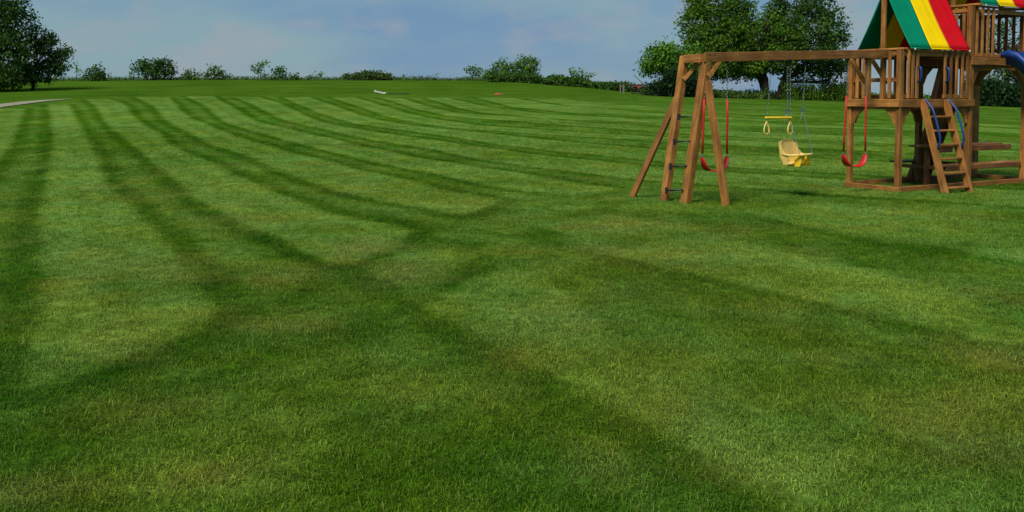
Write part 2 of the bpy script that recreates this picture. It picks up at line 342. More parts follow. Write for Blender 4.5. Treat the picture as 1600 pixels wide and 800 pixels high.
EDGE_PX = [-400, 0, 60, 110, 180, 300, 600, 800, 900, 960, 1010, 1060, 1200, 1330, 1600, 1720]
EDGE_PY = [190, 168.5, 162.5, 156.5, 152.5, 150, 150, 151, 151.5, 151.5, 151.2, 152.3, 157.5, 161, 168.6, 171]
EDGE_Y = [at(a, b)[1] for a, b in zip(EDGE_PX, EDGE_PY)]
def ldist(P, Q):
    d = np.full(len(P), 1e9)
    for i in range(len(Q)-1):
        a = Q[i]; e = Q[i+1]-a; L = (e**2).sum(); t = np.clip(((P[:, 0]-a[0])*e[0]+(P[:, 1]-a[1])*e[1])/L, 0, 1)
        d = np.minimum(d, np.hypot(P[:, 0]-a[0]-t*e[0], P[:, 1]-a[1]-t*e[1]))
    return d
def lawn_attrs(X, Y):
    X = np.asarray(X); Y = np.asarray(Y); P = np.stack([X, Y], 1); r = np.hypot(X, Y)
    wob = .05*(fbm(X, Y, .9, 3, 2)-.5)*2+.05*(fbm(X, Y, .18, 5, 2)-.5)*np.clip(1.6-r/15, .2, 1); v = np.zeros(len(X)); dk = np.zeros(len(X)); fine = np.zeros(len(X))
    for Q in SWW:
        bb = (X > Q[:,0].min()-1) & (X < Q[:,0].max()+1) & (Y > Q[:,1].min()-1) & (Y < Q[:,1].max()+1)
        s = np.full(len(X), -9.0); s[bb] = sdist(P[bb], Q); s = s+wob
        w = .05+.0028*np.clip(r, 0, 40)
        v = np.maximum(v, np.clip((s+w)/(2*w), 0, 1)); dk = np.maximum(dk, np.exp(-((s+.17)/(.12+.003*np.clip(r, 0, 40)))**2)*(s < 0.1)); fw_ = 1+.02*r
        fine += -.085*np.exp(-((s-.58)/(.10*fw_))**2)+.05*np.exp(-((s-.32)/(.12*fw_))**2)+.05*np.exp(-((s+.60)/(.18*fw_))**2)
    for Q, val, w in ISW:
        bb = (X > Q[:,0].min()-1) & (X < Q[:,0].max()+1) & (Y > Q[:,1].min()-1) & (Y < Q[:,1].max()+1)
        s = np.full(len(X), -9.0); s[bb] = sdist(P[bb], Q); v = np.maximum(v, val*np.clip((s+wob+w)/(2*w), 0, 1)*1.1)
    v = v*v*(3-2*v)
    ln = np.zeros(len(X))
    for Q, s_, w_ in LNW: ln = np.maximum(ln, s_*np.exp(-((ldist(P, Q)+wob*.5)/w_)**2))
    dry = np.zeros(len(X))
    for cx, cy, sx, sy, ds, dd in PW:
        g = np.exp(-.5*(((X-cx)/sx)**2+((Y-cy)/sy)**2)*1.4); v = v+ds*g; dry = np.maximum(dry, dd*g)
    n1 = fbm(X, Y, 1.3, 11, 4); n2 = fbm(X, Y, .35, 23, 3); n3 = fbm(X, Y, 5, 31, 2)
    st = .425+.285*v-.24*dk*(1-np.clip(v, 0, 1))-ln*.85+np.clip(fine, -.12, .12)+(n1-.5)*.50+(n2-.5)*.44+(n3-.5)*.20+(fbm(X, Y, .16, 91, 2)-.5)*.25*np.clip(1.5-r/12, 0, 1)
    dry = dry*(.55+.9*(fbm(X, Y, .5, 47, 3)-.2))+np.clip(fbm(X, Y, .8, 61, 4)-.56, 0, 1)*1.6
    px = 800+1400*np.tan(np.clip(np.arctan2(X, Y), -1, 1)); ey = np.interp(px, EDGE_PX, EDGE_Y)
    front = np.cos(np.arctan2(X, Y)) > .3
    rough = np.where(front, np.clip((Y-ey+fbm(X, Y, 2.5, 71)*2.4-1.2)/1.2+.5, 0, 1), 0)
    hue = np.clip(.5+(fbm(X, Y, .55, 131, 4)-.5)*2.2+(fbm(X, Y, 3, 151, 2)-.5)*.6, 0, 1)
    return np.clip(st, 0, 1), np.clip(dry, 0, 1), rough, hue

def lawn_shader(n, l, typ, per_blade):
    a = attr(n, 'stripe', typ); d = attr(n, 'dry', typ)
    rp = n.new('ShaderNodeValToRGB'); e = rp.color_ramp.elements
    e[0].position = .02; e[0].color = (.016, .060, .0016, 1); e[1].position = 1; e[1].color = (.112, .206, .038, 1)
    k = e.new(.32); k.color = (.034, .092, .0045, 1); k = e.new(.62); k.color = (.066, .140, .017, 1)
    l.new(a.outputs['Fac'], rp.inputs[0])
    mx = n.new('ShaderNodeMixRGB'); mx.inputs[2].default_value = (.135, .145, .035, 1); l.new(rp.outputs[0], mx.inputs[1])
    mm = n.new('ShaderNodeMath'); mm.operation = 'MULTIPLY'; mm.inputs[1].default_value = .62; l.new(d.outputs['Fac'], mm.inputs[0]); l.new(mm.outputs[0], mx.inputs[0])
    # cool and warm patches of different grasses
    hu = attr(n, 'hue', typ); hr = n.new('ShaderNodeValToRGB'); e = hr.color_ramp.elements; e[0].color = (.94, 1.0, 1.15, 1); e[1].color = (1.22, 1.03, .85, 1); k = e.new(.5); k.color = (1.06, 1, 1.05, 1)
    l.new(hu.outputs['Fac'], hr.inputs[0]); mh = n.new('ShaderNodeMixRGB'); mh.blend_type = 'MULTIPLY'; mh.inputs[0].default_value = 1; l.new(mx.outputs[0], mh.inputs[1]); l.new(hr.outputs[0], mh.inputs[2])
    return mh.outputs[0]

def build_ground():
    az = np.concatenate([np.linspace(-180, -45, 28)[:-1], np.linspace(-45, -33, 25)[:-1], np.linspace(-33, 33, 461), np.linspace(33, 45, 25)[1:], np.linspace(45, 180, 28)[1:-1]])
    az = np.radians(az); rr = np.concatenate([[.4, .9, 1.5, 2.1], np.geomspace(2.7, 135, 470), np.geomspace(142, 5000, 36)])
    A, RR = np.meshgrid(az, rr); X = (RR*np.sin(A)).ravel(); Y = (RR*np.cos(A)).ravel()
    X = np.append(X, 0); Y = np.append(Y, 0); Z = ground(X, Y); na, nr = len(az), len(rr); c = na*nr
    i = np.arange(na); j = np.arange(nr-1)[:, None]; i2 = (i+1) % na
    q = np.stack([j*na+i, (j+1)*na+i, (j+1)*na+i2, j*na+i2], -1).reshape(-1, 4)[:, ::-1]
    tri = np.stack([np.full(na, c), i2, i], 1)[:, ::-1]
    me = bpy.data.meshes.new('lawn'); nv = len(X); me.vertices.add(nv); me.vertices.foreach_set('co', np.stack([X, Y, Z], 1).ravel())
    loops = np.concatenate([q.ravel(), tri.ravel()]).astype(np.int32); me.loops.add(len(loops)); me.loops.foreach_set('vertex_index', loops)
    tot = np.concatenate([np.full(len(q), 4), np.full(len(tri), 3)]).astype(np.int32); st = np.concatenate([[0], np.cumsum(tot)[:-1]]).astype(np.int32)
    me.polygons.add(len(tot)); me.polygons.foreach_set('loop_start', st); me.polygons.foreach_set('use_smooth', np.ones(len(tot), bool))
    s, d, ro, hu = lawn_attrs(X, Y)
    for nm, arr in (('stripe', s), ('dry', d), ('rough', ro), ('hue', hu)):
        at_ = me.attributes.new(nm, 'FLOAT', 'POINT'); at_.data.foreach_set('value', arr.astype(np.float32))
    me.update(calc_edges=True); me.validate()
    m, n, l, p = newmat('lawn_turf'); col = lawn_shader(n, l, 'GEOMETRY', False)
    tc = n.new('ShaderNodeTexCoord')
    def noise(scale, detail=4, rough=.6, vec=None):
        z = n.new('ShaderNodeTexNoise'); z.inputs['Scale'].default_value = scale; z.inputs['Detail'].default_value = detail; z.inputs['Roughness'].default_value = rough
        l.new(vec or tc.outputs['Object'], z.inputs[0]); return z
    ng = noise(7, 9, .78); mr = n.new('ShaderNodeMapRange'); mr.inputs[1].default_value = .32; mr.inputs[2].default_value = .68; mr.inputs[3].default_value = .50; mr.inputs[4].default_value = 1.50; l.new(ng.outputs[0], mr.inputs[0])
    nf = noise(.35, 5, .6); mr2 = n.new('ShaderNodeMapRange'); mr2.inputs[1].default_value = .3; mr2.inputs[2].default_value = .7; mr2.inputs[3].default_value = .86; mr2.inputs[4].default_value = 1.14; l.new(nf.outputs[0], mr2.inputs[0])
    mu = n.new('ShaderNodeMath'); mu.operation = 'MULTIPLY'; l.new(mr.outputs[0], mu.inputs[0]); l.new(mr2.outputs[0], mu.inputs[1])
    # rough, unmown grass on the rise
    rc = n.new('ShaderNodeValToRGB'); e = rc.color_ramp.elements; e[0].position = .3; e[0].color = (.030, .078, .005, 1); e[1].position = .7; e[1].color = (.058, .118, .009, 1)
    nr_ = noise(.16, 6, .65); l.new(nr_.outputs[0], rc.inputs[0])
    ra = attr(n, 'rough'); mx = n.new('ShaderNodeMixRGB'); l.new(ra.outputs['Fac'], mx.inputs[0]); l.new(col, mx.inputs[1]); l.new(rc.outputs[0], mx.inputs[2])
    hs = n.new('ShaderNodeHueSaturation'); l.new(mx.outputs[0], hs.inputs['Color']); l.new(mu.outputs[0], hs.inputs['Value'])
    l.new(hs.outputs[0], p.inputs['Base Color']); p.inputs['Roughness'].default_value = .95; p.inputs['Specular IOR Level'].default_value = .0
    bp = n.new('ShaderNodeBump'); bp.inputs['Strength'].default_value = .5; bp.inputs['Distance'].default_value = .03; l.new(ng.outputs[0], bp.inputs['Height']); l.new(bp.outputs[0], p.inputs['Normal'])
    me.materials.append(m)
    o = bpy.data.objects.new('lawn', me); COL.objects.link(o); tag(o, 'mown green lawn with light and dark swaths rising to a rough grass hill', None, None, 'structure'); return o
build_ground()

# gravel lane, a thin strip on the turf at far left
def build_path():
    up = [(-260,166),(-120,166.5),(-50,165.5),(0,163.2),(32,159.5),(66,156.9),(86,155.9),(112,154.6)]
    lo = [(-260,186),(-120,178),(-50,172),(0,168.6),(32,164),(66,159.6),(86,157.4),(112,154.9)]
    m = MB(); vs = []; N = 60; K = 6; ux = [p[0] for p in up]
    for i in range(N+1):
        x = -260+372*i/N; a = np.array(at(x, np.interp(x, ux, [p[1] for p in up]))); b = np.array(at(x, np.interp(x, ux, [p[1] for p in lo])))
        for k in range(K+1):
            q = a+(b-a)*k/K; vs.append((q[0], q[1], gz(q[0], q[1])+.03))
    fs = [(i*(K+1)+k, i*(K+1)+k+1, (i+1)*(K+1)+k+1, (i+1)*(K+1)+k) for i in range(N) for k in range(K)]
    m.add(vs, fs); o = m.build('gravel_path', plain_mat('gravel', (.22, .205, .125), .95, var=.3, scale=3, bump=.5)); tag(o, 'pale gravel lane curving along the far left edge of the lawn', None, None, 'structure')
build_path()

# ------------------------------------------------------------------ grass blades
def build_grass():
    coll = bpy.data.collections.new('grass_tuft_sources')
    m, n, l, p = newmat('grass_blades'); col = lawn_shader(n, l, 'INSTANCER', True)
    bv = attr(n, 'bv'); rp = n.new('ShaderNodeValToRGB'); e = rp.color_ramp.elements
    e[0].color = (.75, .70, .65, 1); e[1].color = (4.8, 4.3, 3.2, 1); k = e.new(.5); k.color = (1.85, 1.68, 1.35, 1); k = e.new(.85); k.color = (3.1, 2.75, 2.2, 1)
    l.new(bv.outputs['Fac'], rp.inputs[0])
    mx = n.new('ShaderNodeMixRGB'); mx.blend_type = 'MULTIPLY'; mx.inputs[0].default_value = 1; l.new(col, mx.inputs[1]); l.new(rp.outputs[0], mx.inputs[2])
    gt = n.new('ShaderNodeMath'); gt.operation = 'GREATER_THAN'; gt.inputs[1].default_value = .93; l.new(bv.outputs['Fac'], gt.inputs[0])
    dm = n.new('ShaderNodeMath'); dm.operation = 'MULTIPLY'; dm.inputs[1].default_value = .6; l.new(gt.outputs[0], dm.inputs[0])
    mx2 = n.new('ShaderNodeMixRGB'); l.new(dm.outputs[0], mx2.inputs[0]); l.new(mx.outputs[0], mx2.inputs[1]); mx2.inputs[2].default_value = (.26, .23, .09, 1)
    l.new(mx2.outputs[0], p.inputs['Base Color']); p.inputs['Roughness'].default_value = .6; p.inputs['Specular IOR Level'].default_value = .08
    tr = n.new('ShaderNodeBsdfTranslucent'); l.new(mx2.outputs[0], tr.inputs[0]); ms = n.new('ShaderNodeMixShader'); ms.inputs[0].default_value = .4
    l.new(p.outputs[0], ms.inputs[1]); l.new(tr.outputs[0], ms.inputs[2]); l.new(ms.outputs[0], n['Material Output'].inputs[0])
    for t in range(7):
        vs = []; fs = []; bvs = []
        for b in range(28):
            x, y = rng.normal(0, .028, 2); a = rng.uniform(0, 2*math.pi); L = rng.uniform(.014, .036); lean = rng.uniform(.35, 1.5); w = rng.uniform(.0010, .0019)
            da = np.array([math.cos(a), math.sin(a)]); pe = np.array([-da[1], da[0]])
            if b % 9 == 0: L *= 1.4; lean = 1.3
            h1 = L*.5*math.cos(lean*.6); o1 = L*.5*math.sin(lean*.6); h2 = h1+L*.5*math.cos(lean*1.25); o2 = o1+L*.5*math.sin(lean*1.25)
            i = len(vs); tw = rng.uniform(-.5, .5)
            q0 = np.array([x, y]); q1 = q0+da*o1; q2 = q0+da*o2
            vs += [(*(q0-pe*w), -.004), (*(q0+pe*w), -.004), (*(q1+pe*w*.85), h1+tw*w), (*(q1-pe*w*.85), h1-tw*w), (*q2, h2)]
            fs += [(i, i+1, i+2, i+3), (i+3, i+2, i+4)]; bvs += [rng.uniform()]*5
        me = bpy.data.meshes.new('grass_tuft'); me.from_pydata(vs, [], fs); me.materials.append(m)
        aa = me.attributes.new('bv', 'FLOAT', 'POINT'); aa.data.foreach_set('value', np.array(bvs, np.float32)); me.update()
        coll.objects.link(bpy.data.objects.new('grass_tuft', me))
    pts = []
    for r0, r1, dens in ((2.2, 4.6, 900), (4.6, 6.5, 720), (6.5, 9, 450), (9, 13, 230), (13, 17, 130), (17, 22, 75), (22, 28, 42), (28, 36, 20)):
        ha = R(42); N = int(dens*ha*(r1**2-r0**2)); rr = np.sqrt(rng.uniform(r0**2, r1**2, N)); a = rng.uniform(-ha, ha, N); pts.append(np.stack([rr*np.sin(a), rr*np.cos(a)], 1))
    P = np.concatenate(pts); X, Y = P[:, 0], P[:, 1]; Z = ground(X, Y); s, d, ro, hu = lawn_attrs(X, Y); r = np.hypot(X, Y)
    s = np.clip(s+rng.normal(0, .05, len(s)), 0, 1)
    rot = np.stack([rng.normal(0, .12, len(X)), rng.normal(0, .12, len(X)), rng.uniform(0, 6.283, len(X))], 1)
    sc = rng.uniform(.65, 1.3, len(X))*(1+np.clip((r-8)/30, 0, .5))
    me = bpy.data.meshes.new('lawn_grass'); me.vertices.add(len(X)); me.vertices.foreach_set('co', np.stack([X, Y, Z], 1).ravel())
    for nm, arr in (('stripe', s), ('dry', d), ('tscale', sc), ('hue', hu)):
        me.attributes.new(nm, 'FLOAT', 'POINT').data.foreach_set('value', arr.astype(np.float32))
    me.attributes.new('trot', 'FLOAT_VECTOR', 'POINT').data.foreach_set('vector', rot.astype(np.float32).ravel())
    me.attributes.new('pick', 'INT', 'POINT').data.foreach_set('value', rng.integers(0, 7, len(X)).astype(np.int32))
    me.update(); o = bpy.data.objects.new('lawn_grass', me); COL.objects.link(o)
    ng = bpy.data.node_groups.new('grass_scatter', 'GeometryNodeTree'); ng.interface.new_socket('Geometry', in_out='INPUT', socket_type='NodeSocketGeometry'); ng.interface.new_socket('Geometry', in_out='OUTPUT', socket_type='NodeSocketGeometry')
    N_ = ng.nodes; L_ = ng.links; gi = N_.new('NodeGroupInput'); go = N_.new('NodeGroupOutput'); ip = N_.new('GeometryNodeInstanceOnPoints'); ci = N_.new('GeometryNodeCollectionInfo')
    ci.inputs[0].default_value = coll; ci.inputs['Separate Children'].default_value = True; ci.inputs['Reset Children'].default_value = True
    def na(nm, t):
        q = N_.new('GeometryNodeInputNamedAttribute'); q.data_type = t; q.inputs[0].default_value = nm; return q
    L_.new(gi.outputs[0], ip.inputs['Points']); L_.new(ci.outputs[0], ip.inputs['Instance']); ip.inputs['Pick Instance'].default_value = True
    L_.new(na('pick', 'INT').outputs[0], ip.inputs['Instance Index']); L_.new(na('trot', 'FLOAT_VECTOR').outputs[0], ip.inputs['Rotation']); L_.new(na('tscale', 'FLOAT').outputs[0], ip.inputs['Scale'])
    L_.new(ip.outputs[0], go.inputs[0]); md = o.modifiers.new('scatter', 'NODES'); md.node_group = ng
    tag(o, 'short mown grass blades covering the lawn in the foreground', 'grass', None, 'stuff'); print('tufts', len(X))
build_grass()

# ------------------------------------------------------------------ vegetation
def leaves(centres, n_per, spread, size, seed, flat=.75):
    """many small leaf faces gathered in clumps; returns verts, faces, tint per vertex"""
    g = np.random.default_rng(seed); C = np.repeat(centres[:, :3], n_per, 0); N = len(C)
    cl = np.repeat(centres[:, 3], n_per)
    P = C+g.normal(0, 1, (N, 3))*np.array([spread, spread, spread*flat])
    nrm = g.normal(0, 1, (N, 3))+np.array([0, 0, .6]); nrm /= np.linalg.norm(nrm, axis=1)[:, None]
    a = np.cross(nrm, g.normal(0, 1, (N, 3))); a /= np.linalg.norm(a, axis=1)[:, None]; b = np.cross(nrm, a)
    s = size*g.uniform(.55, 1.3, N)[:, None]
    V = np.stack([P-a*s*.5, P-b*s*.32+nrm*s*.08, P+a*s*.5, P+b*s*.32+nrm*s*.08], 1).reshape(-1, 3)
    Fc = np.arange(N*4).reshape(-1, 4); t = np.clip(cl+g.normal(0, .16, N), 0, 1); return V, Fc, np.repeat(t, 4)
def mesh_np(name, V, Fc, T, mat):
    c = np.array([V[:, 0].mean(), V[:, 1].mean(), V[:, 2].min()]); me = bpy.data.meshes.new(name); me.vertices.add(len(V)); me.vertices.foreach_set('co', (V-c).ravel())
    k = Fc.shape[1]; me.loops.add(Fc.size); me.loops.foreach_set('vertex_index', Fc.ravel().astype(np.int32)); me.polygons.add(len(Fc)); me.polygons.foreach_set('loop_start', (np.arange(len(Fc))*k).astype(np.int32))
    me.attributes.new('tint', 'FLOAT', 'POINT').data.foreach_set('value', T.astype(np.float32)); me.update(calc_edges=True); me.materials.append(mat)
    o = bpy.data.objects.new(name, me); COL.objects.link(o); return o, Vector([float(q) for q in c])
def lobe_centres(lobes, per_m2, g, hollow=.45):
    out = []
    for (c, rx, ry, rz) in lobes:
        A = 4*math.pi*((rx*rz+rx*ry+ry*rz)/3); n = max(4, int(A*per_m2)); d = g.normal(0, 1, (n, 3)); d /= np.linalg.norm(d, axis=1)[:, None]
        rad = g.uniform(hollow, 1.0, n)**.6*(1+.22*np.sin(d[:, 0]*5+d[:, 2]*4+c[0]*3)*np.cos(d[:, 1]*4+c[2]*2))
        P = np.array(c)+d*np.array([rx, ry, rz])*rad[:, None]
        out.append(np.concatenate([P, g.uniform(.1, .75, (n, 1))], 1))
    return np.concatenate(out)
def limb(m, p0, p1, r0, r1, g, k=5, jit=.12):
    p0 = np.array(p0); p1 = np.array(p1); L = np.linalg.norm(p1-p0); pts = []
    for i in range(k+1):
        t = i/k; q = p0+(p1-p0)*t+g.normal(0, 1, 3)*L*jit*.35*math.sin(math.pi*t); pts.append(q)
    m.tube(pts, [r0+(r1-r0)*i/k for i in range(k+1)], 7); return pts
def tree(name, label, cat, Y, base_px, lobes_px, mat, trunk_r=.2, per_m2=1.5, leaf=.26, spread=.4, nleaf=16, seed=1, group=None, stems=None, tips=10, crown='crown', sink=0, dz=0):
    """lobes_px: (px, py, half width px, half height px, dY) at depth Y"""
    g = np.random.default_rng(seed); sc = Y/F
    bx = (base_px-800)/F*Y; bz = gz(bx, Y)+dz; lob = []
    for (px, py, hw, hh, dY) in lobes_px:
        c = wp(px, py, Y); lob.append(((c.x, Y+dY, c.z), hw*sc, max(hw*sc*.8, .3), hh*sc))
    root = empty(name, (bx, Y, bz)); tag(root, label, cat, group)
    C = lobe_centres(lob, per_m2, g); C[:, 2] = np.maximum(C[:, 2], bz+.12)
    V, Fc, T = leaves(C, nleaf, spread, leaf, seed+5); V[:, 2] = np.maximum(V[:, 2], ground(V[:, 0], V[:, 1])-.02)
    # limbs: from the stems to the lobes and on to clumps
    m = MB(); stems = stems or [(base_px, None, None)]
    for si, (spx, tpx, tpy) in enumerate(stems):
        sx = (spx-800)/F*Y; b = np.array([sx, Y+si*.25, gz(sx, Y)-.1+dz])
        if tpx is None: L0 = lob[0]; top = np.array([L0[0][0], L0[0][1], L0[0][2]])
        else: w = wp(tpx, tpy, Y); top = np.array([w.x, Y+si*.25, w.z])
        pts = limb(m, b, top, trunk_r, trunk_r*.55, g, 6, .05)
        mine = [L for i, L in enumerate(lob) if i % len(stems) == si] or lob[:1]
        for L in mine:
            s0 = pts[int(g.integers(3, 6))]; q = limb(m, s0, L[0], trunk_r*.5, trunk_r*.2, g, 4, .12)
            for k in range(tips):
                ci = C[g.integers(0, len(C))]
                dd = np.linalg.norm((C[:, :3]-np.array(L[0]))/np.array([L[1], L[2], L[3]]), axis=1); near = np.nonzero(dd < 1.1)[0]
                if len(near): ci = C[near[g.integers(0, len(near))]]
                limb(m, q[int(g.integers(1, 5))], ci[:3], trunk_r*.18, trunk_r*.05, g, 3, .15)
    m.build('trunk', BARK, root, True)
    o, c = mesh_np(crown, V, Fc, T, mat); place(o, Matrix.Translation(c), root); return root

tree('large_tree', 'tall dark tree cut off by the left edge of the photo', 'tree', 72, -30, [(-40,40,75,85,0),(5,-10,34,42,0),(15,38,28,34,1),(-20,128,60,14,-1),(20,70,30,30,0),(-60,-30,60,60,0),(10,95,45,40,-1),(-5,118,50,20,-2),(28,15,14,16,0)], LEAFD, .26, 1.5, .25, .34, 26, 11)
tree('drooping_tree', 'dark bushy tree with drooping outer twigs at the left of the hill', 'tree', 74, 52, [(58,95,40,34,0),(62,62,24,20,0),(82,78,20,22,0),(92,98,13,18,0),(40,112,34,18,-1),(78,60,10,12,0),(102,78,8,3,0),(98,90,9,5,0),(75,115,16,11,0),(58,44,5,7,0),(25,122,34,12,-1),(60,122,26,8,-1),(105,84,6,3,0),(96,104,5,10,0)], LEAFD, .16, 2.1, .21, .22, 24, 12)
tree('field_shrub', 'rounded dark shrub on the skyline, next right of the drooping tree', 'shrub', 97, 149, [(149,116,14,11,0),(140,120,8,7,0),(158,119,8,8,0),(150,108,7,5,0)], LEAFD, .08, 3.2, .26, .25, 16, 13, 'shrubs along the skyline')
tree('sapling', 'thin wispy sapling just left of the rounded dark shrub', 'tree', 97, 121, [(119,104,4,4,0),(122,112,5,6,0),(126,121,6,5,0)], LEAFL, .035, 2.0, .22, .2, 7, 14, 'shrubs along the skyline')
tree('multi_stemmed_tree', 'wide low dark tree with several stems, alone on the left skyline', 'tree', 98, 243, [(240,104,19,11,0),(258,105,13,12,0),(223,103,13,9,0),(212,110,6,5,0),(265,116,8,9,0),(236,114,18,8,0),(262,98,8,6,0),(224,96,5,4,0)], LEAFD, .10, 3.0, .26, .26, 17, 15, 'shrubs along the skyline', stems=[(232,225,104),(242,244,103),(252,262,104),(262,268,110)], tips=6)
tree('sapling', 'tiny thin sapling at the left foot of the wide multi-stemmed tree', 'tree', 98, 207, [(205,117,3,4,0),(208,121,4,4,0)], LEAF, .03, 2.2, .2, .18, 7, 16, 'shrubs along the skyline')
tree('field_shrub', 'small light green shrub right of the wide multi-stemmed tree', 'shrub', 98, 297, [(297,118,12,7,0),(291,113,5,5,0),(304,120,8,5,0)], LEAF, .05, 3, .25, .24, 13, 17, 'shrubs along the skyline')
tree('field_shrub', 'pointed double-topped shrub between the light shrub and the airy tree', 'shrub', 98, 334, [(336,114,11,10,0),(324,119,8,7,0),(345,112,5,6,0),(354,121,7,4,0),(333,108,4,4,0)], LEAF, .06, 3.2, .25, .22, 15, 18, 'shrubs along the skyline')
tree('airy_tree', 'small airy tree with thin trunk and see-through crown on the skyline', 'tree', 98, 404, [(404,104,13,7,0),(394,107,7,4,0),(413,100,6,5,0),(405,114,6,4,0),(415,118,5,3,0)], LEAF, .045, 2.1, .23, .22, 10, 19, 'shrubs along the skyline', tips=8)
tree('field_shrub', 'dense dark shrub just right of the airy tree', 'shrub', 98, 438, [(438,116,11,9,0),(437,110,6,5,0),(429,120,6,5,0)], LEAFD, .06, 3.4, .25, .22, 15, 20, 'shrubs along the skyline')
tree('field_shrub', 'smaller low shrub touching the dense dark shrub on its right', 'shrub', 98, 458, [(458,120,8,5,0),(464,122,5,3,0)], LEAF, .05, 3.4, .24, .2, 13, 21, 'shrubs along the skyline')
tree('sapling', 'thin forked sapling halfway between the dense dark shrub and the olive mound', 'tree', 98, 496, [(497,116,4,3,0),(487,120,6,4,0),(500,120,4,4,0)], LEAF, .035, 2.4, .22, .2, 8, 22, 'shrubs along the skyline')
tree('shrub_mound', 'broad flat-topped olive shrub mound with brownish top on the skyline', 'shrub', 99, 580, [(585,119,26,5,0),(566,119,22,4.5,0),(545,120,12,3,0),(600,118,11,5,0),(578,116,18,3.5,0)], LEAFO, .05, 3.6, .24, .2, 15, 23)
tree('sapling', 'thin upright sapling right of the olive mound', 'tree', 99, 681, [(681,120,3,6,0),(655,122,7,3,0),(632,121,8,3,0)], LEAF, .03, 2.6, .2, .2, 9, 24, 'shrubs along the skyline')
tree('field_shrub', 'thin open shrub at the left foot of the central thicket', 'shrub', 97, 739, [(739,113,9,8,0),(731,109,5,3,0),(748,118,7,6,0),(745,108,3,4,0)], LEAF, .05, 2.6, .25, .24, 11, 25, 'shrubs along the skyline')
tree('thicket_tree', 'lower broad bush forming the left half of the central thicket', 'tree', 96, 783, [(783,110,18,12,0),(770,117,13,9,0),(797,112,11,12,0),(783,99,6,6,0),(760,120,7,5,0)], LEAF, .09, 2.8, .27, .27, 15, 26, 'shrubs along the skyline', stems=[(778,770,110),(788,792,108)])
tree('thicket_tree', 'taller tree at the right end of the central thicket with spiky top', 'tree', 96, 822, [(822,105,17,16,0),(816,93,8,9,0),(833,95,8,9,0),(826,116,15,9,0),(808,102,6,5,0)], LEAF, .10, 2.8, .27, .27, 16, 27, 'shrubs along the skyline', stems=[(818,814,100),(827,832,98)])
tree('airy_tree', 'open twiggy bush with gaps standing above the low hedge, right of the thicket', 'tree', 94, 905, [(894,112,5,4,0),(901,117,8,5,0),(908,112,4,5,0),(921,117,5,3,0),(912,122,8,4,0)], LEAFL, .04, 2.2, .24, .22, 10, 28, 'shrubs along the skyline', stems=[(899,893,111),(907,909,110),(915,922,115)], tips=6)
tree('shade_tree', 'huge broad tree behind the swing beam, left and tallest of the cluster', 'tree', 86, 1198,
     [(1125,40,60,60,0),(1088,45,28,38,-1),(1118,-10,45,40,0),(1150,85,50,32,0),(1105,95,42,26,-2),(1165,60,40,40,1),(1085,15,14,18,0),(1150,112,40,12,-1),(1085,85,22,26,-2),(1180,105,26,18,0),(1130,70,40,40,-2),(1115,112,34,12,0),(1150,30,34,40,0),(1085,70,24,24,-2),(1200,70,26,40,0),(1212,58,28,34,-4),(1188,40,22,24,-3),(1196,92,26,18,-4)], LEAF, .42, 1.35, .27, .34, 30, 31, stems=[(1199,1190,95),(1203,1165,70)], tips=12)
tree('shade_tree', 'big dark spreading tree behind the right part of the swing beam', 'tree', 84, 1217,
     [(1265,45,52,48,0),(1300,60,24,38,0),(1245,0,34,34,0),(1285,100,36,24,0),(1230,80,36,32,1),(1320,55,9,18,0),(1310,100,14,20,0),(1280,10,28,28,0),(1255,112,24,12,0),(1215,50,28,40,1),(1296,126,12,7,0),(1230,108,22,14,0),(1262,70,40,34,-2),(1300,100,26,24,0),(1215,20,20,30,0)], LEAFD, .34, 1.15, .27, .33, 28, 32, stems=[(1216,1232,95)], tips=14)
tree('bright_tree', 'low bright green tree at the left of the shade tree cluster', 'tree', 80, 1062,
     [(1032,86,20,14,0),(1022,102,20,14,0),(1052,96,30,20,0),(1080,100,24,20,0),(1040,76,12,9,0),(1010,108,8,9,0),(1075,82,14,8,0),(1095,110,14,14,0),(1040,90,28,20,0),(1020,95,16,20,0),(1062,108,34,14,0)], LEAFL, .17, 3.0, .27, .34, 17, 33, stems=[(1052,1036,100),(1072,1075,98)], tips=10)
tree('dark_shrub', 'black-green shrub mass with sloping left edge under the bright green tree', 'shrub', 78, 1050,
     [(1042,136,28,13,0),(1065,128,26,18,0),(1022,144,16,6,0),(1050,118,16,12,0),(1085,136,20,14,0),(1028,136,12,8,0)], LEAFB, .10, 4.2, .24, .26, 20, 34)
tree('background_tree', 'open-crowned tree seen between the posts of the taller tower', 'tree', 82, 1575,
     [(1570,60,38,34,0),(1560,110,28,16,0),(1600,100,34,26,0),(1630,60,30,50,0),(1545,70,14,22,0),(1590,128,24,12,0),(1640,110,30,30,0)], LEAFD, .28, 1.15, .27, .36, 16, 35, tips=14)

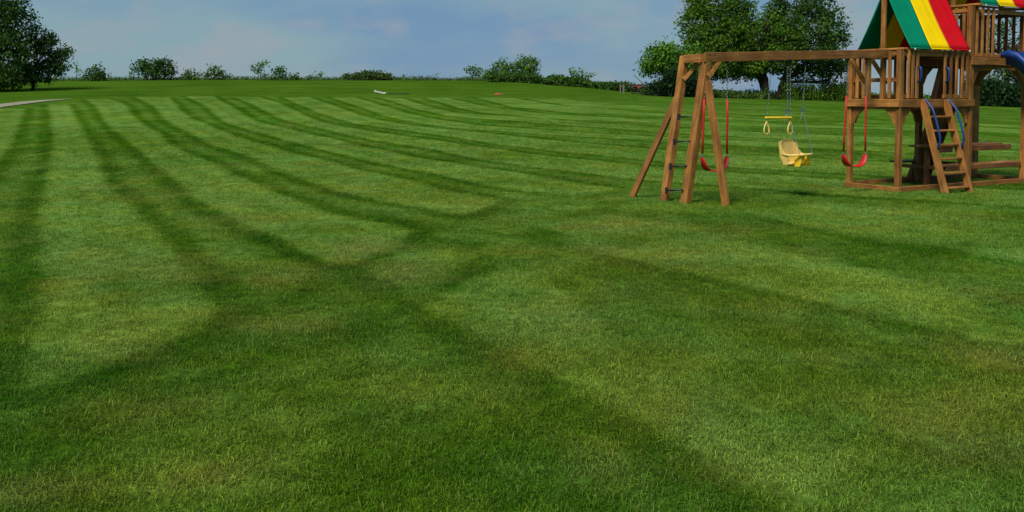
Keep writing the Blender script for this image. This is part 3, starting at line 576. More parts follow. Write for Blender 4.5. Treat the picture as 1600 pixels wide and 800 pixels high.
def strip(name, label, cat, pts, n, h0, h1, mat, seed, depth=1.2, size=.22, kind='stuff', leafy=.5):
    """a low belt of weeds or hedge growing along pts [(px, Y)] : stalks plus leaf clumps"""
    g = np.random.default_rng(seed); t = g.uniform(0, 1, n); xs = np.linspace(0, 1, len(pts)); px = np.interp(t, xs, [p[0] for p in pts]); Y = np.interp(t, xs, [p[1] for p in pts])+g.uniform(-depth, depth, n)
    X = (px-800)/F*Y; Z = ground(X, Y); H = g.uniform(h0, h1, n)*(.45+1.1*fbm(X, Y*0, 1.6, seed, 3)); a = g.uniform(0, 6.283, n); ln = g.uniform(0, .35, n)*H; w = g.uniform(.025, .06, n)
    c, s = np.cos(a), np.sin(a); B = np.stack([X, Y, Z-.03], 1); top = B+np.stack([c*ln, s*ln, H+.03], 1); side = np.stack([-s*w, c*w, w*0], 1)
    k = max(1, int(n*leafy)); Cn = np.concatenate([(B+(top-B)*g.uniform(.1, .95, (n, 1)))[:k], g.uniform(.1, .9, (k, 1))], 1)
    V1, F1, T1 = leaves(Cn, 7, .16, size, seed+1); V1[:, 2] = np.maximum(V1[:, 2], ground(V1[:, 0], V1[:, 1])-.02)
    V0 = np.stack([B-side, B+side, top+side*.2, top-side*.2], 1).reshape(-1, 3); T0 = np.repeat(g.uniform(0, 1, n), 4)
    V = np.concatenate([V0, V1]); Fc = np.concatenate([np.arange(n*4).reshape(-1, 4), F1+len(V0)]); o, c_ = mesh_np(name, V, Fc, np.concatenate([T0, T1]), mat)
    place(o, Matrix.Translation(c_)); tag(o, label, cat, None, kind); return o
strip('skyline_weeds', 'low ragged weeds lining the crest of the grass hill', 'weeds', [(30,104),(200,101),(400,101),(600,101),(760,101)], 3600, .05, .38, WEED, 51, 2.0, .16)
strip('low_hedge', 'low dark green hedge line sloping down to the right of the thicket', 'hedge', [(765,93),(850,92),(930,91),(1000,92)], 4600, .3, .85, LEAFD, 52, 1.8, .27, leafy=1)
strip('tall_weeds', 'tall yellowish weeds at the lawn edge under the shade trees', 'weeds', [(1005,84),(1100,85),(1200,88),(1335,90)], 6500, .3, .7, WEED, 53, 4.5, .22)
strip('tall_weeds', 'tall dark weeds by the lawn edge right of the shade trees', 'weeds', [(1222,84),(1300,84),(1345,84)], 1300, .5, 2.0, LEAF, 54, 1.5, .22, leafy=.8)
strip('field_edge_hedge', 'dark hedge along the lawn edge behind the play tower', 'hedge', [(1325,82),(1500,80),(1530,79)], 3000, .3, .8, LEAF, 55, 1.6, .26, leafy=1)
strip('dense_hedge', 'tall dense black-green hedge at the lawn edge on the right of the photo', 'hedge', [(1515,79),(1600,77),(2000,75)], 14000, 1.2, 2.3, LEAFB, 56, 1.8, .30, leafy=1)

# ------------------------------------------------------------------ small things far out on the lawn
def far_things():
    x, y = at(594, 146.5); z = gz(x, y); root = empty('white_sled', (x, y, z)); tag(root, 'small white plastic sled or tray lying on the grass of the hill', 'sled')
    prof = [(-.42, .22), (-.30, .16), (-.05, .11), (.25, .05), (.40, .07), (.45, .13)]; m = MB(); vs = []
    for (dx, dz) in prof: vs += [(x+dx, y-.22, z+dz), (x+dx, y+.22, z+dz+.05), (x+dx, y+.22, z+dz+.01), (x+dx, y-.22, z+dz-.05)]
    m.add(vs, [(i*4+k, i*4+(k+1) % 4, (i+1)*4+(k+1) % 4, (i+1)*4+k) for i in range(5) for k in range(4)]+[(3, 2, 1, 0), (20, 21, 22, 23)]); m.build('shell', WHITE, root)
    MB().box((x-.25, y, z+.06), (.08, .3, .12)).build('leg', GREY, root); MB().tube([(x-.4, y-.2, z+.23), (x-.1, y-.22, z+.14), (x+.3, y-.2, z+.07)], .02, 6).build('rim', WHITE, root)
    m = MB(); x0, y0 = at(608, 147); x1, y1 = at(640, 147.5); pts = []
    for i in range(14):
        t = i/13; a = x0+(x1-x0)*t; b = y0+(y1-y0)*t+.3*math.sin(i*1.7); pts.append((a, b, gz(a, b)+.03))
    o = m.tube(pts, .035, 6).build('dark_hose', BLACK, None, True); tag(o, 'dark hose lying in the grass right of the white sled', 'hose')
    x, y = at(779, 148.5); z = gz(x, y); root = empty('orange_sled', (x, y, z)); tag(root, 'low orange plastic shell lying on the far grass below the thicket', 'sled')
    m = MB(); n = 14; vs = []; fs = []
    for i, (rr, h) in enumerate([(.34, .02), (.32, .06), (.24, .10), (.11, .13)]):
        for k in range(n):
            a = 2*math.pi*k/n; vs.append((x+math.cos(a)*rr, y+math.sin(a)*rr*.6, z+h*(1+.15*math.sin(a*3))))
    for i in range(3):
        for k in range(n): fs.append((i*n+k, i*n+(k+1) % n, (i+1)*n+(k+1) % n, (i+1)*n+k))
    fs.append(tuple(3*n+k for k in range(n))); m.add(vs, fs); m.build('shell', ORANGE, root, True); MB().box((x, y, z+.145), (.14, .05, .03)).build('handle', ORANGE, root)
    # rusty implement and timber beside the dark shrub
    Y = 82; p = wp(996, 139, Y); X = p.x; z = gz(X, Y); root = empty('farm_implement', (X, Y, z)); tag(root, 'rusty red farm implement with a long raised bar beside the dark shrub', 'farm equipment')
    MB().box((X+.05, Y, z+.62), (1.0, .5, .26)).build('hopper', RUST, root)
    m = MB(); m.tube([(X-.95, Y-.1, z+.86), (X-.3, Y, z+.82), (X+.9, Y, z+.84)], .06, 6); m.build('tool_bar', plain_mat('dark_rust', (.07, .03, .03), .8, var=.3), root)
    for dx in (-.3, .45):
        w = MB(); w.torus((X+dx, Y-.3, z+.36), .32, .05, (1, 0, 0), (0, 0, 1), 1, 14, 6); w.tube([(X+dx, Y-.36, z+.36), (X+dx, Y+.25, z+.36)], .05, 6); w.build('wheel', BLACK, root, True)
    MB().tube([(X-.35, Y, z+1.75), (X+.1, Y, z+1.35), (X+.55, Y, z+.88)], [.03, .04, .05], 6).build('raised_bar', GREY, root)
    MB().box((X+.85, Y+.1, z+.72), (.5, .25, .09), Matrix.Rotation(.25, 3, 'Y')).build('plank', plain_mat('tan_timber', (.3, .19, .08), .9), root)
    for k, px in enumerate((969, 974)):
        Y = 83; X = (px-800)/F*Y; z = gz(X, Y); root = empty('fence_post', (X, Y, z)); tag(root, ('short dark post on the skyline, the left one of two left of the rusty implement', 'short dark post on the skyline, the right one of two left of the rusty implement')[k], 'post', 'posts left of the rusty implement')
        MB().box((X, Y, z+.42), (.10+.05*k, .10, .9)).build('post', GREY, root); MB().box((X, Y, z+.90), (.16+.05*k, .15, .07)).build('cap', BLACK, root)
far_things()

# ------------------------------------------------------------------ wooden playset
U = Vector((.878, .479, 0)).normalized(); NF = Vector((U.y, -U.x, 0))          # along the front, outward front normal
P2 = Vector((6.655, 15.4, 0)); LA = 1.88; WA = 1.03; LB = 1.70
P3 = P2+U*LA; P1 = P2-NF*WA; P4 = P3-NF*WA; P6 = P3+U*LB; P5 = P4+U*LB
Z = Vector((0, 0, 1))
def build_playset():
    root = empty('wooden_playset', (7.6, 16.3, gz(7.6, 16.3)))
    tag(root, 'stained wooden playset with two striped-roof towers, ladder, blue slide and swing beam', 'playset')
    B = lambda nm, a, b, w, t, up=(0, 0, 1), mat=WOOD, par=root: board(nm, a, b, w, t, mat, par, up)
    zA, zB = 1.595, 2.35; RA, RB = 2.46, 3.30
    # posts
    B('post', P1-Z*.05, P1+Z*RA, .09, .09, U); B('post', P2-Z*.05, P2+Z*RA, .092, .092, U)
    B('post', P3-Z*.05, P3+Z*RB, .10, .10, U); B('post', P4-Z*.05, P4+Z*RB, .10, .10, U)
    B('post', P5-Z*.05, P5+Z*RB, .12, .12, U); B('post', P6-Z*.05, P6+Z*RB, .11, .11, U)
    # base sills
    o = .075
    def rim(nm, a, b, z0, h, th, off, mat=WOOD, e0=0, e1=0):
        d = (b-a).normalized(); n = Vector((d.y, -d.x, 0)); B(nm, a-d*e0+n*off+Z*(z0+h/2), b+d*e1+n*off+Z*(z0+h/2), th, h, (0, 0, 1), mat)
    rim('base_board', P1, P2, 0.0, .085, .04, .0751, e0=.05, e1=.093); rim('base_board', P2, P6, 0.0, .092, .04, .0755, e0=.053, e1=.1)
    rim('base_board', P4, P1, 0.0, .088, .04, .0757, e1=.05); rim('base_board', P5, P4, 0.0, .085, .04, .0757, DWOOD); rim('base_board', P6, P5, 0, .09, .04, .0755)
    rim('base_board', P3-NF*.06, P4+NF*.06, 0.0, .07, .04, 0, DWOOD)
    # deck rims + planks
    for (a, b) in ((P1, P2), (P2, P3), (P4, P1)): rim('rim_board', a, b, zA-.135, .135, .038, .070, e0=.05, e1=.048)
    rim('rim_board', P3, P4, zA-.135, .13, .038, -.072, DWOOD)
    for (a, b) in ((P3, P6), (P6, P5), (P5, P4)): rim('rim_board', a, b, zB-.135, .135, .038, .076, e0=.056, e1=.054)
    rim('rim_board', P4, P3, zB-.135, .134, .038, .077, DWOOD)
    for k in range(12):
        a = P2+U*(.085+k*.1555); B('deck_plank', a+Z*(zA-.16)+NF*.045, a-NF*(WA+.045)+Z*(zA-.16), .145, .028, mat=DWOOD)
    for k in range(10):
        a = P3+U*(.13+k*.160); B('deck_plank', a+Z*(zB-.155)+NF*.05, a-NF*(WA+.05)+Z*(zB-.155), .148, .028, mat=DWOOD)
    # corner gussets under the decks
    def gusset(p, d, ztop, s=.24, h=.30, thick=.035, off=None, mat=WOOD, down=True):
        d = Vector(d); n = Vector((d.y, -d.x, 0)); q = p+n*(off if off is not None else -.0175)
        sg = -1 if down else 1
        poly = [q+d*.052+Z*ztop, q+d*(.052+s)+Z*ztop, q+d*(.052+s)+Z*(ztop+sg*.04), q+d*(.052+s*.45)+Z*(ztop+sg*h*.52), q+d*.105+Z*(ztop+sg*h), q+d*.052+Z*(ztop+sg*h)]
        MB().prism(poly, n*thick).build('bracket', mat, root)
    for p, d in ((P1, -NF*-1), (P2, U), (P3, -U), (P2, -NF), (P4, -U), (P1, U)): gusset(p, d.normalized(), zA-.137)
    for p, d in ((P3, U), (P6, -U), (P4, U), (P5, -U), (P5, NF), (P6, -NF)): gusset(p, d.normalized(), zB-.137, .30, .34)
    # railings: rails plus slats (t0..t1 along a->b)
    def railing(a, b, z0, z1, ts, w=.062, off=.068, mat=WOOD, rails=True, e=0):
        d = (b-a).normalized(); n = Vector((d.y, -d.x, 0)); L = (b-a).length
        if rails:
            B('rail', a+d*.053+Z*(z0+.045), b-d*.053+Z*(z0+.045), .04, .07, mat=mat); B('rail', a+d*.053+Z*(z1-.06), b-d*.053+Z*(z1-.06), .04, .07, mat=mat)
        for t in ts: B('slat', a+d*t+n*(off-.0335)+Z*(z0+.012), a+d*t+n*(off-.0335)+Z*(z1), w, .024, n, mat)
    def tof(px):   # distance along P2->P3 line for a column of the front face
        k = (px-800)/F; return (k*P2.y-P2.x)/(U.x-k*U.y)
    B('rail', P2+U*.053+Z*(zA+.045), P2+U*.44+Z*(zA+.045), .04, .07); B('rail', P2+U*.053+Z*(RA-.08), P3-U*.057+Z*(RA-.08), .04, .075)
    B('rail', P2+U*1.14+Z*(zA+.045), P3-U*.057+Z*(zA+.045), .04, .07)
    railing(P2, P3, zA, RA-.04, [.17, .28, .40, 1.14, 1.30, 1.46, 1.62, 1.76], rails=False)
    railing(P1, P2, zA, RA-.04, [.16, .30, .84], rails=False); B('rail', P1-Vector((0, 0, 0))+NF*.053+Z*(RA-.08), P2-NF*.053+Z*(RA-.08), .04, .075)
    B('rail', P1+NF*.053+Z*(1.93), P2-NF*.053+Z*(1.93), .04, .07, mat=DWOOD)
    railing(P4, P1, zA, RA-.04, [.12, .24, .38, .52, .66, .80, 1.5, 1.62, 1.75], mat=DWOOD)
    tb = [.13+k*.158 for k in range(10)]
    railing(P3, P6, zB, RB-.04, [t for t in tb if t < .72], mat=WOOD); railing(P5, P4, zB, RB-.04, tb, mat=DWOOD, w=.075)
    railing(P4, P3, zB, RB-.04, [.14, .29, .74, .89], mat=WOOD, off=.03); railing(P6, P5, zB, RB-.04, [.14+k*.15 for k in range(6)], mat=DWOOD)
    # wall slats between the lower deck and the upper deck
    for t in (.46, .60, .74, .90): B('slat', P4+NF*t+Z*(zA+.01)-U*.03, P4+NF*t+Z*(zB-.14)-U*.03, .085, .024, U, DWOOD)
    # inner climbing board between the two decks, and rock-wall panel under the tower
    def panel(nm, a, b, wdir, w, th, mat, nb):
        e = empty(nm, a, 0, root); d = (b-a).normalized(); wd = Vector(wdir).normalized(); nn = d.cross(wd).normalized()
        for k in range(nb):
            off = wd*(w*(k+.5)/nb-w/2); B('plank', a+off, b+off, w/nb-.006, th, nn, mat, e)
        for s_ in (-1, 1): B('side_rail', a+wd*s_*(w/2+.022)-nn*.005, b+wd*s_*(w/2+.022)-nn*.005, .04, .10, nn, mat, e)
        return e
    panel('climbing_ramp', wp(1434, 279, 17.75), wp(1478, 160, 16.85), U, .52, .03, DWOOD, 4)
    panel('inner_ramp', wp(1467, 155, 16.5), wp(1482, 96, 16.75), U, .30, .03, DWOOD, 2)
    # canopies
    def canopy(p0, along, Lc, zb, hz, par):
        c = empty('canopy', p0+Z*zb, 0, par); w = WA+.10; f0 = p0+NF*.08; b0 = f0-NF*w
        ap = f0-NF*(w/2)+Z*hz
        for side, q0 in (('f', f0), ('b', b0)):
            for k, mt in enumerate((FAB_G, FAB_Y, FAB_R)):
                m = MB(); nu, nv = 14, 12; vs = []
                outn = (NF if side == 'f' else -NF)
                for i in range(nu+1):
                    for j in range(nv+1):
                        u = (k+i/nu)/3*Lc; v = j/nv; q = q0+(ap-q0)*v; sag = -.018*math.sin(math.pi*v)*(1+.7*math.sin(u*6.0+1)); rip = .007*math.sin(u*27+v*5+k)*(.25+v)*math.sin(u*6.5+2)
                        q = Vector((q.x, q.y, zb+hz*v))+along*u+outn*(sag+rip); vs.append(q)
                    if i == nu: pass
                # hem folded under at the bottom and a little thickness
                vin = [v_-outn*.006-Z*.002 for v_ in vs]; N = (nu+1)*(nv+1); fs = []
                for i in range(nu):
                    for j in range(nv):
                        a = i*(nv+1)+j; fs.append((a, a+nv+1, a+nv+2, a+1)); fs.append((a+N, a+1+N, a+nv+2+N, a+nv+1+N))
                    a = i*(nv+1); fs.append((a, a+N, a+nv+1+N, a+nv+1)); a += nv; fs.append((a, a+nv+1, a+nv+1+N, a+N))
                for j in range(nv): fs.append((j, j+1, j+1+N, j+N)); a = nu*(nv+1)+j; fs.append((a, a+N, a+1+N, a+1))
                m.add(vs+vin, fs); m.build('canopy_stripe', mt, c, True)
                hm = MB(); hm.tube([q0+along*((k+i/6)/3*Lc)+outn*.002-Z*.004+Z*zb*0+Z*(zb-q0.z) for i in range(7)], .014, 8); hm.build('hem', mt, c, True)
        for t in (.04, Lc-.04):
            base = p0-NF*(WA/2)+along*t; B('king_post', base+Z*(zb-.02), base+Z*(zb+hz-.09), .085, .05, U, WOOD, c)
        B('ridge_board', p0-NF*(WA/2)+along*.0+Z*(zb+hz-.06), p0-NF*(WA/2)+along*Lc+Z*(zb+hz-.06), .035, .07, mat=WOOD, par=c)
        for t in (.09, Lc*.98):
            bt = MB(); qq = f0+along*t+NF*.012+Z*(zb-.02); r_ = .021
            bt.tube([qq-Z*r_, qq-Z*r_*.7, qq, qq+Z*r_*.7, qq+Z*r_], [.004, r_*.72, r_, r_*.72, .004], 8); bt.build('toggle', WHITE, c, True)
    canopy(P2+U*.16, U, 1.60, RA+.015, 1.12, root); canopy(P3+U*.19, U, 1.52, RB+.015, 1.12, root)
    # top plates under the canopies
    for a, b, z in ((P1+U*.06, P2+U*.06, RA), (P3+U*.08+NF*.05, P4+U*.08-NF*.05, RB), (P5-U*.08, P6-U*.08, RB)):
        d = (b-a).normalized(); B('top_plate', a-d*.09+Z*(z+.002), b+d*.06+Z*(z+.002), .12, .035)
    B('top_plate', P2+NF*.0+U*.13+Z*(RA-.022), P3-U*.06+Z*(RA-.022), .05, .036); B('top_plate', P3+U*.15+Z*(RB-.02), P6-U*.15+Z*(RB-.02), .05, .036)
    B('top_plate', P1+U*.13+Z*(RA-.022), P4-U*.06+Z*(RA-.022), .05, .036); B('top_plate', P4+U*.15+Z*(RB-.02), P5-U*.15+Z*(RB-.02), .05, .036)
    # ladder
    lad = empty('ladder', (P2+U*.8+NF*.5), 0, root)
    tl, tr_ = P2+U*.46+NF*.10+Z*(zA-.01), P2+U*1.08+NF*.10+Z*(zA-.01); bl, br = P2+U*.44+NF*.60+Z*.0, P2+U*1.09+NF*.60+Z*.0
    bl.z = br.z = -.02; dirn = (tl-bl).normalized(); face = dirn.cross(U).normalized()
    B('ladder_rail', bl, tl, .04, .13, face, WOOD, lad); B('ladder_rail', br, tr_, .04, .13, face, WOOD, lad)
    for k, zz_ in enumerate((.085, .33, .57, .81, 1.05, 1.29)):
        t = (zz_-bl.z)/(tl.z-bl.z); a = bl+(tl-bl)*t; b = br+(tr_-br)*t; d = (b-a).normalized(); B('step', a+d*.021, b-d*.021, .095, .032, (0, 0, 1), WOOD, lad)
    for a0, a1, s_ in ((bl, tl, 1), (br, tr_, 1)):
        pts = []; nrm = face if face.dot(NF) > 0 else -face
        for t, o_ in ((.46, .07), (.50, .085), (.53, .14), (.58, .16), (.70, .165), (.80, .16), (.88, .15), (.94, .10), (.98, .075), (1.0, .07)): pts.append(a0+(a1-a0)*t+nrm*o_)
        MB().tube(pts, .018, 8).build('handrail', BLUE, lad, True)
    for t in (.40, 1.14):
        pts = [P2+U*t+NF*(.052+q)+Z*(zz_) for q, zz_ in ((.0, 1.90), (.045, 1.92), (.06, 1.98), (.06, 2.08), (.045, 2.14), (.0, 2.16))]
        MB().tube(pts, .017, 8).build('grab_handle', BLUE, root, True)
    # slide from the upper deck
    sl_ = empty('slide', P3+U*.9+NF*.1, 0, root); m = MB(); wd = .50; o0 = P3+U*1.15+NF*.03+Z*(zB-.10)
    path = [(-.05, .05), (.12, .03), (.30, -.07), (.6, -.34), (1.0, -.74), (1.4, -1.14), (1.8, -1.52), (2.15, -1.80), (2.5, -2.02), (2.85, -2.09)]
    sec = [(-.29, .12), (-.29, .20), (-.25, .215), (-.225, .18), (-.215, .02), (-.16, -.01), (.16, -.01), (.215, .02), (.225, .18), (.25, .215), (.29, .20), (.29, .12), (.26, .10), (.24, -.045), (-.24, -.045), (-.26, .10)]
    vs = []; n = len(sec)
    for i, (q, z) in enumerate(path):
        hh = (.6, 1.05, 1.25, 1.3, 1.2, 1.1, 1.0, 1.0, .9, .8)[i]
        for (s_, h) in sec: vs.append(o0+NF*q+U*s_+Z*(z+(h*hh if h > .03 else h)))
    fs = [(i*n+k, i*n+(k+1) % n, (i+1)*n+(k+1) % n, (i+1)*n+k) for i in range(len(path)-1) for k in range(n)]; fs += [tuple(range(n-1, -1, -1)), tuple((len(path)-1)*n+k for k in range(n))]
    m.add(vs, fs); m.build('chute', BLUE, sl_, True)
    # picnic table under the tall tower
    pt = empty('picnic_table', P3+U*.6-NF*.5, 0, root)
    for k in range(4): B('table_board', P3+U*-.62-NF*(.30+k*.135)+Z*.725, P3+U*(.62 if k == 0 else 1.62)-NF*(.30+k*.135)+Z*.725, .127, .034, mat=WOOD, par=pt)
    B('apron', P3+U*.08-NF*.235+Z*.675, P6-U*.06-NF*.235+Z*.675, .036, .10, mat=DWOOD, par=pt); B('apron', P3+U*-.6-NF*.27+Z*.665, P3-U*.06-NF*.27+Z*.665, .036, .10, mat=DWOOD, par=pt)
    for k in range(2): B('bench_board', P3+U*-.55-NF*(.03+k*.12+.09)+Z*.385, P3+U*(1.68)-NF*(.03+k*.12+.09)+Z*.385, .112, .034, mat=WOOD, par=pt)
    B('bench_apron', P3+U*.06-NF*.03+Z*.35, P6-U*.06-NF*.03+Z*.35, .036, .09, mat=DWOOD, par=pt); B('bench_apron', P3+U*-.5-NF*.07+Z*.34, P3-U*.06-NF*.07+Z*.34, .036, .09, mat=DWOOD, par=pt)
    for k in range(2): B('bench_board', P3+U*-.5-NF*(1.10+k*.12)+Z*.40, P3+U*.9-NF*(1.10+k*.12)+Z*.40, .112, .034, mat=DWOOD, par=pt)
    for t in (-.45, .75): 
        B('table_leg', P3+U*t-NF*.5-Z*.02, P3+U*t-NF*.5+Z*.70, .085, .085, U, DWOOD, pt); B('bench_support', P3+U*t-NF*.12+Z*.335, P3+U*t-NF*1.2+Z*.335, .04, .07, (0, 0, 1), DWOOD, pt)
    # ---- swing beam and A-frame
    T0 = Vector((2.93, 13.6, 2.235)); T1 = Vector((6.58, 15.62, 2.385)); bd = (T1-T0).normalized(); bh = Vector((bd.x, bd.y, 0)).normalized(); pn = Vector((-bh.y, bh.x, 0))
    B('swing_beam', T0-bd*.02, T1, .045, .145); B('swing_beam', T0+pn*.048-bd*.0+bd*.25, T1+pn*.048-bd*.02, .045, .140, mat=WOOD)
    TA = Vector((2.72, 14.085, 2.225)); B('cross_beam', T0+Vector((0, 0, -.01))-(TA-T0).normalized()*.0+pn*.07+bd*.0, TA+(TA-T0).normalized()*.0+Vector((0, 0, 0)), .085, .13)
    fB = Vector((2.67, 13.75, -.03)); fA = Vector((2.40, 14.05, -.03)); tB = T0+Vector((.02, .07, -.075)); tA = TA+Vector((.0, .07, .05))
    B('leg', fB, tB, .105, .15, pn); B('leg', fA, tA, .105, .125, pn)
    fR = Vector((3.215, 13.38, -.03)); fL = Vector((1.945, 14.55, -.03))
    tR = wp(1104, 127, 13.62)+Vector((.01, -.03, 0)); tL = wp(1064, 143, 14.1)+Vector((0, .08, 0))
    B('brace_leg', fR, tR, .05, .13, (.5, -.8, 0)); B('brace_leg', fL, tL, .05, .12, (.5, -.8, 0))
    for y_ in (182.5, 221.5, 260, 297.5):
        a = wp(1052-(y_-182.5)*.165+8, y_, 13.93); b = wp(1088-(y_-182.5)*.165-2, y_-1, 13.72); rg = empty('rung', a, 0, root)
        a2 = a+Vector((-.0, -.03, 0)); MB().tube([a2, b], .014, 8).build('bar', BLACK, rg, True); MB().box(a2+Vector((.0, -.0, 0)), (.045, .05, .10)).build('bracket', BLACK, rg)
    def curved(a, b, bow, w, t, par=root):
        # straight-backed brace with a scooped inner edge
        a, b, bow = Vector(a), Vector(b), Vector(bow); n = 6; d = (b-a).normalized(); o_ = bow.normalized(); vs = []
        side = d.cross(o_).normalized()*t/2
        top = [a+(b-a)*i/n for i in range(n+1)]; low = [p+o_*(w-.35*w*math.sin(math.pi*i/n)) for i, p in enumerate(top)]
        MB().prism([p-side for p in top+low[::-1]], side*2).build('curved_brace', WOOD, par)
    curved(T0+bd*.30+Vector((0, 0, -.074)), T0+Vector((.06, .03, -.33)), Vector((.4, .2, -.5)), -.09, .04)
    curved(TA+Vector((.20, -.12, -.07)), TA+Vector((.0, -.02, -.34)), Vector((.5, -.2, -.5)), -.08, .04)
    for q0, q1 in ((wp(1330, 92, 15.42), wp(1352, 130, 15.56)), (wp(1361, 91, 15.60), wp(1386, 130, 15.72))):
        B('diagonal_brace', q0, q1, .035, .075, (0, 0, 1))
    B('post', T1-bd*.47+pn*.07-Z*(T1.z-zA), T1-bd*.47+pn*.07+Z*.04, .05, .09, U); B('post', T1-bd*.06+pn*.10-Z*(T1.z-zA+.1), T1-bd*.06+pn*.10+Z*.03, .07, .09, U)
    # bolts on the timber ends
    for p in (T0+Vector((.05, -.03, .03)), T0+Vector((.12, -.03, .03)), TA+Vector((.05, -.08, .02))):
        MB().tube([p, p-pn*.012], .012, 8).build('bolt', BLACK, root, True)
    return T0, T1, bd, bh, pn
T0, T1, bd, bh, pn = build_playset()

# ------------------------------------------------------------------ swings
def on_beam(px):
    k = (px-800)/F; t = (k*T0.y-T0.x)/(bd.x-k*bd.y); p = T0+bd*t; return p+Vector((0, 0, -.072))+pn*.024
def chain(name, a, b, mat, parent, link=.038, r=.004):
    m = MB(); a, b = Vector(a), Vector(b); d = (b-a); L = d.length; d.normalize(); n = max(2, int(L/link)); s1 = d.cross(Vector((1, .3, 0))).normalized(); s2 = d.cross(s1)
    for i in range(n):
        c = a+d*((i+.5)*L/n); m.torus(c, link*.30, r*.85, s1 if i % 2 else s2, d, 1.95, 8, 4)
    return m.build(name, mat, parent, True)
def hanger(p, parent):
    MB().box(p+Vector((0, 0, -.012)), (.05, .035, .03)).tube([p, p+Vector((0, 0, -.07))], .010, 6).torus(p+Vector((0, 0, -.085)), .022, .006, (1, 0, 0), (0, 0, 1), 1, 10, 5).build('hanger', BLACK, parent, True)
def belt_swing(px0, px1, ytop, yb, pxb0, pxb1, ybot, label):
    a, b = on_beam(px0), on_beam(px1); Ya, Yb = a.y, b.y; e0, e1 = wp(pxb0, yb, Ya-.02), wp(pxb1, yb, Yb-.02)
    root = empty('belt_swing', (a+b)/2); tag(root, label, 'swing', 'red belt swings hanging from the wooden beam')
    for p, e in ((a, e0), (b, e1)):
        hanger(p, root); t = (p.z-wp(800, ytop, p.y).z)/(p.z-e.z); mid = p+(e-p)*t; chain('chain', p+Vector((0, 0, -.10)), mid, CHAIN, root)
        MB().tube([mid, mid+(e-mid)*.3+Vector((.004, 0, 0)), mid+(e-mid)*.7, e], .0165, 8).build('grip_sleeve', RED, root, True); chain('chain', e, e+Vector((0, 0, -.05)), CHAIN, root, .025, .003)
    e0 = e0+Vector((0, 0, -.05)); e1 = e1+Vector((0, 0, -.05)); low = wp((pxb0+pxb1)/2, ybot, (Ya+Yb)/2).z; c = (e0+e1)/2; h = c.z-low; wdir = Vector(((e1-e0).x, (e1-e0).y, 0)).normalized(); per = Vector((wdir.y, -wdir.x, 0)); hw = (e1-e0).length/2
    n = 16; vs = []
    for i in range(n+1):
        t = i/n*2-1; x = math.copysign(abs(t)**.8, t)*hw*(1+.10*math.sin(math.pi*abs(t))); z = -h*(1-abs(t)**2.6)
        q = Vector((c.x, c.y, c.z+z))+wdir*x; w = .075*(1-.45*abs(t)**5); nz = Vector((-wdir.x*t*1.1, -wdir.y*t*1.1, 1.0)).normalized()*.007
        vs += [q-per*w+nz+Vector((0, 0, -.012)), q+nz, q+per*w+nz+Vector((0, 0, -.012)), q+per*w-nz+Vector((0, 0, -.012)), q-nz, q-per*w-nz+Vector((0, 0, -.012))]
    fs = [(i*6+k, i*6+(k+1) % 6, (i+1)*6+(k+1) % 6, (i+1)*6+k) for i in range(n) for k in range(6)]+[(5, 4, 3, 2, 1, 0), tuple(n*6+k for k in range(6))]
    MB().add(vs, fs).build('seat', RED, root, True)
    for e in (e0, e1): MB().torus(e+Vector((0, 0, .005)), .02, .005, wdir, (0, 0, 1), 1, 10, 5).build('end_ring', CHAIN, root, True)
belt_swing(1103, 1137, 155, 240, 1097.5, 1136, 266, 'red belt swing seen behind the legs of the A-frame, left one of two')
belt_swing(1325.5, 1353.5, 150, 236, 1318, 1352, 259, 'red belt swing beside the tower post, right one of two')

def trapeze():
    a, b = on_beam(1206), on_beam(1235); root = empty('trapeze_swing', (a+b)/2); tag(root, 'yellow trapeze bar with two cream teardrop rings hanging from the beam', 'trapeze')
    e0, e1 = wp(1198, 184, a.y-.05), wp(1235, 184, b.y-.05)
    for p, e in ((a, e0), (b, e1)): hanger(p, root); chain('chain', p+Vector((0, 0, -.10)), e, CHAIN, root)
    d = (e1-e0).normalized(); q0, q1 = e0-d*.03, e1+d*.03; MB().tube([q0, q0+d*.012, q1-d*.012, q1], [.016, .020, .020, .016], 10).build('bar', YEL, root, True)
    for e in (e0, e1):
        MB().tube([e-Vector((0, 0, .018)), e-Vector((0, 0, .06))], .005, 6).build('link', CHAIN, root, True); m = MB(); pts = []; t = e-Vector((0, 0, .055))
        for k in range(17):
            s_ = k/16*2*math.pi; w = .062*math.sin(s_)*math.sin(s_/2)**1.4*1.15; pts.append(t+d*w+Vector((0, 0, -.105*(1-math.cos(s_)))))
        m.tube(pts, .0115, 8, cap=False).build('teardrop_ring', CREAM, root, True)
trapeze()

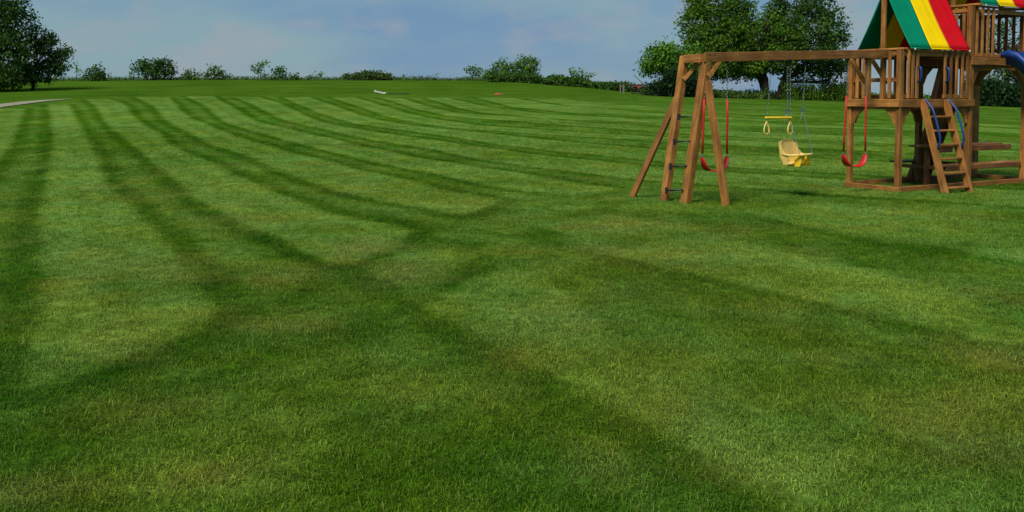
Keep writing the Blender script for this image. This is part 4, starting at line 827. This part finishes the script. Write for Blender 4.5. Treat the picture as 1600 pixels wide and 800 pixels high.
def baby_swing():
    a, b = on_beam(1231), on_beam(1259); Y = (a.y+b.y)/2; base = wp(1242, 260, Y); root = empty('baby_swing', base+Vector((0, 0, 1.9))); tag(root, 'cream and yellow high-backed toddler bucket swing hanging from the beam', 'swing')
    fw = Vector((.57, -.82, 0)).normalized(); sd = Vector((fw.y, -fw.x, 0)); sd = -sd   # facing, and sideways away from the camera
    def q(f, s, z): return base+fw*(f*1.0)+sd*(s*1.32)+Vector((0, 0, z*1.02))
    # moulded tub: side-to-side section swept from the back top down and forward
    prof = [(-.185, .425), (-.195, .415), (-.185, .36), (-.170, .27), (-.155, .16), (-.145, .07), (-.12, .015), (-.04, .0), (.06, .005), (.10, .03)]
    vs = []; K = 10
    for i, (f, z) in enumerate(prof):
        for k in range(K+1):
            t = k/K*2-1; up = .035*(1-abs(t)**3) if i < 2 else 0; wdt = (.140, .150, .158, .160, .155, .150, .145, .14, .135, .125)[i]; c = .045*abs(t)**4
            vs.append(q(f+c*(1 if i < 6 else 0), t*wdt, z+up-(.035 if i < 2 else 0)+(.04*abs(t)**3 if i >= 6 else 0)))
    N = len(vs); W1 = K+1; fs = []; vin = []
    for i, (f, z) in enumerate(prof):
        for k in range(K+1): v = vs[i*W1+k]; vin.append(v+fw*(.014 if i < 7 else 0)+Vector((0, 0, .012 if i >= 6 else 0)))
    for i in range(len(prof)-1):
        for k in range(K): x = i*W1+k; fs += [(x, x+1, x+W1+1, x+W1), (x+N, x+W1+N, x+W1+1+N, x+1+N)]
        x = i*W1; fs += [(x, x+W1, x+W1+N, x+N), (x+K, x+K+N, x+K+W1+N, x+K+W1)]
    for k in range(K): fs += [(k, k+N, k+1+N, k+1)]; x = (len(prof)-1)*W1+k; fs += [(x, x+1, x+1+N, x+N)]
    MB().add(vs+vin, fs).build('seat_shell', CREAM, root, True)
    for s_ in (-1, 1):
        MB().prism([q(-.175, s_*.148, .40), q(-.12, s_*.15, .37), q(-.09, s_*.15, .27), q(-.04, s_*.15, .215), (q(.02, s_*.15, .20)), q(.01, s_*.14, .10), q(.0, s_*.13, .03), q(-.10, s_*.13, .03), q(-.14, s_*.145, .16)], sd*(.012*s_)).build('side_panel', CREAM, root)
        MB().tube([q(-.10, s_*.155, .20), q(.03, s_*.158, .185), q(.13, s_*.155, .19), q(.215, s_*.11, .20)], [.014, .017, .017, .018], 8).build('arm', CREAM, root, True)
        MB().prism([q(.10, s_*.022, .20), q(.215, s_*.022, .195), q(.21, s_*.022, .07), q(.19, s_*.022, .015), q(.08, s_*.022, .010), q(.08, s_*.022, .09)], sd*(.095*s_)).build('leg_guard', YEL, root)
    MB().tube([q(.215, -.12, .20), q(.235, -.05, .20), q(.235, .05, .20), q(.215, .12, .20)], .021, 10).build('front_bar', CREAM, root, True)
    m = MB(); m.prism([q(-.20, -.012, .40), q(-.186, -.012, .40), q(-.12, -.012, .10), q(-.14, -.012, .10)], sd*.024).build('back_rib', YEL, root)
    # ropes: back pair from the upper corners, front pair from the bar ends
    ka, kb = a+Vector((0, 0, -.10)), b+Vector((0, 0, -.10)); ja, jb = wp(1230, 174, a.y), wp(1254.5, 172, b.y)
    for p, j, back, front in ((a, ja, q(-.17, -.135, .36), q(.215, -.12, .21)), (b, jb, q(-.17, .135, .36), q(.215, .12, .21))):
        hanger(p, root); chain('chain', p+Vector((0, 0, -.10)), j, CHAIN, root)
        MB().torus(j, .022, .006, (1, 0, 0), (0, 0, 1), 1.2, 10, 5).build('clip', BLUE, root, True)
        chain('chain', j, front, CHAIN, root, .034, .0035); MB().tube([j, back], .0035, 6).build('rope', CHAIN, root, True)
baby_swing()
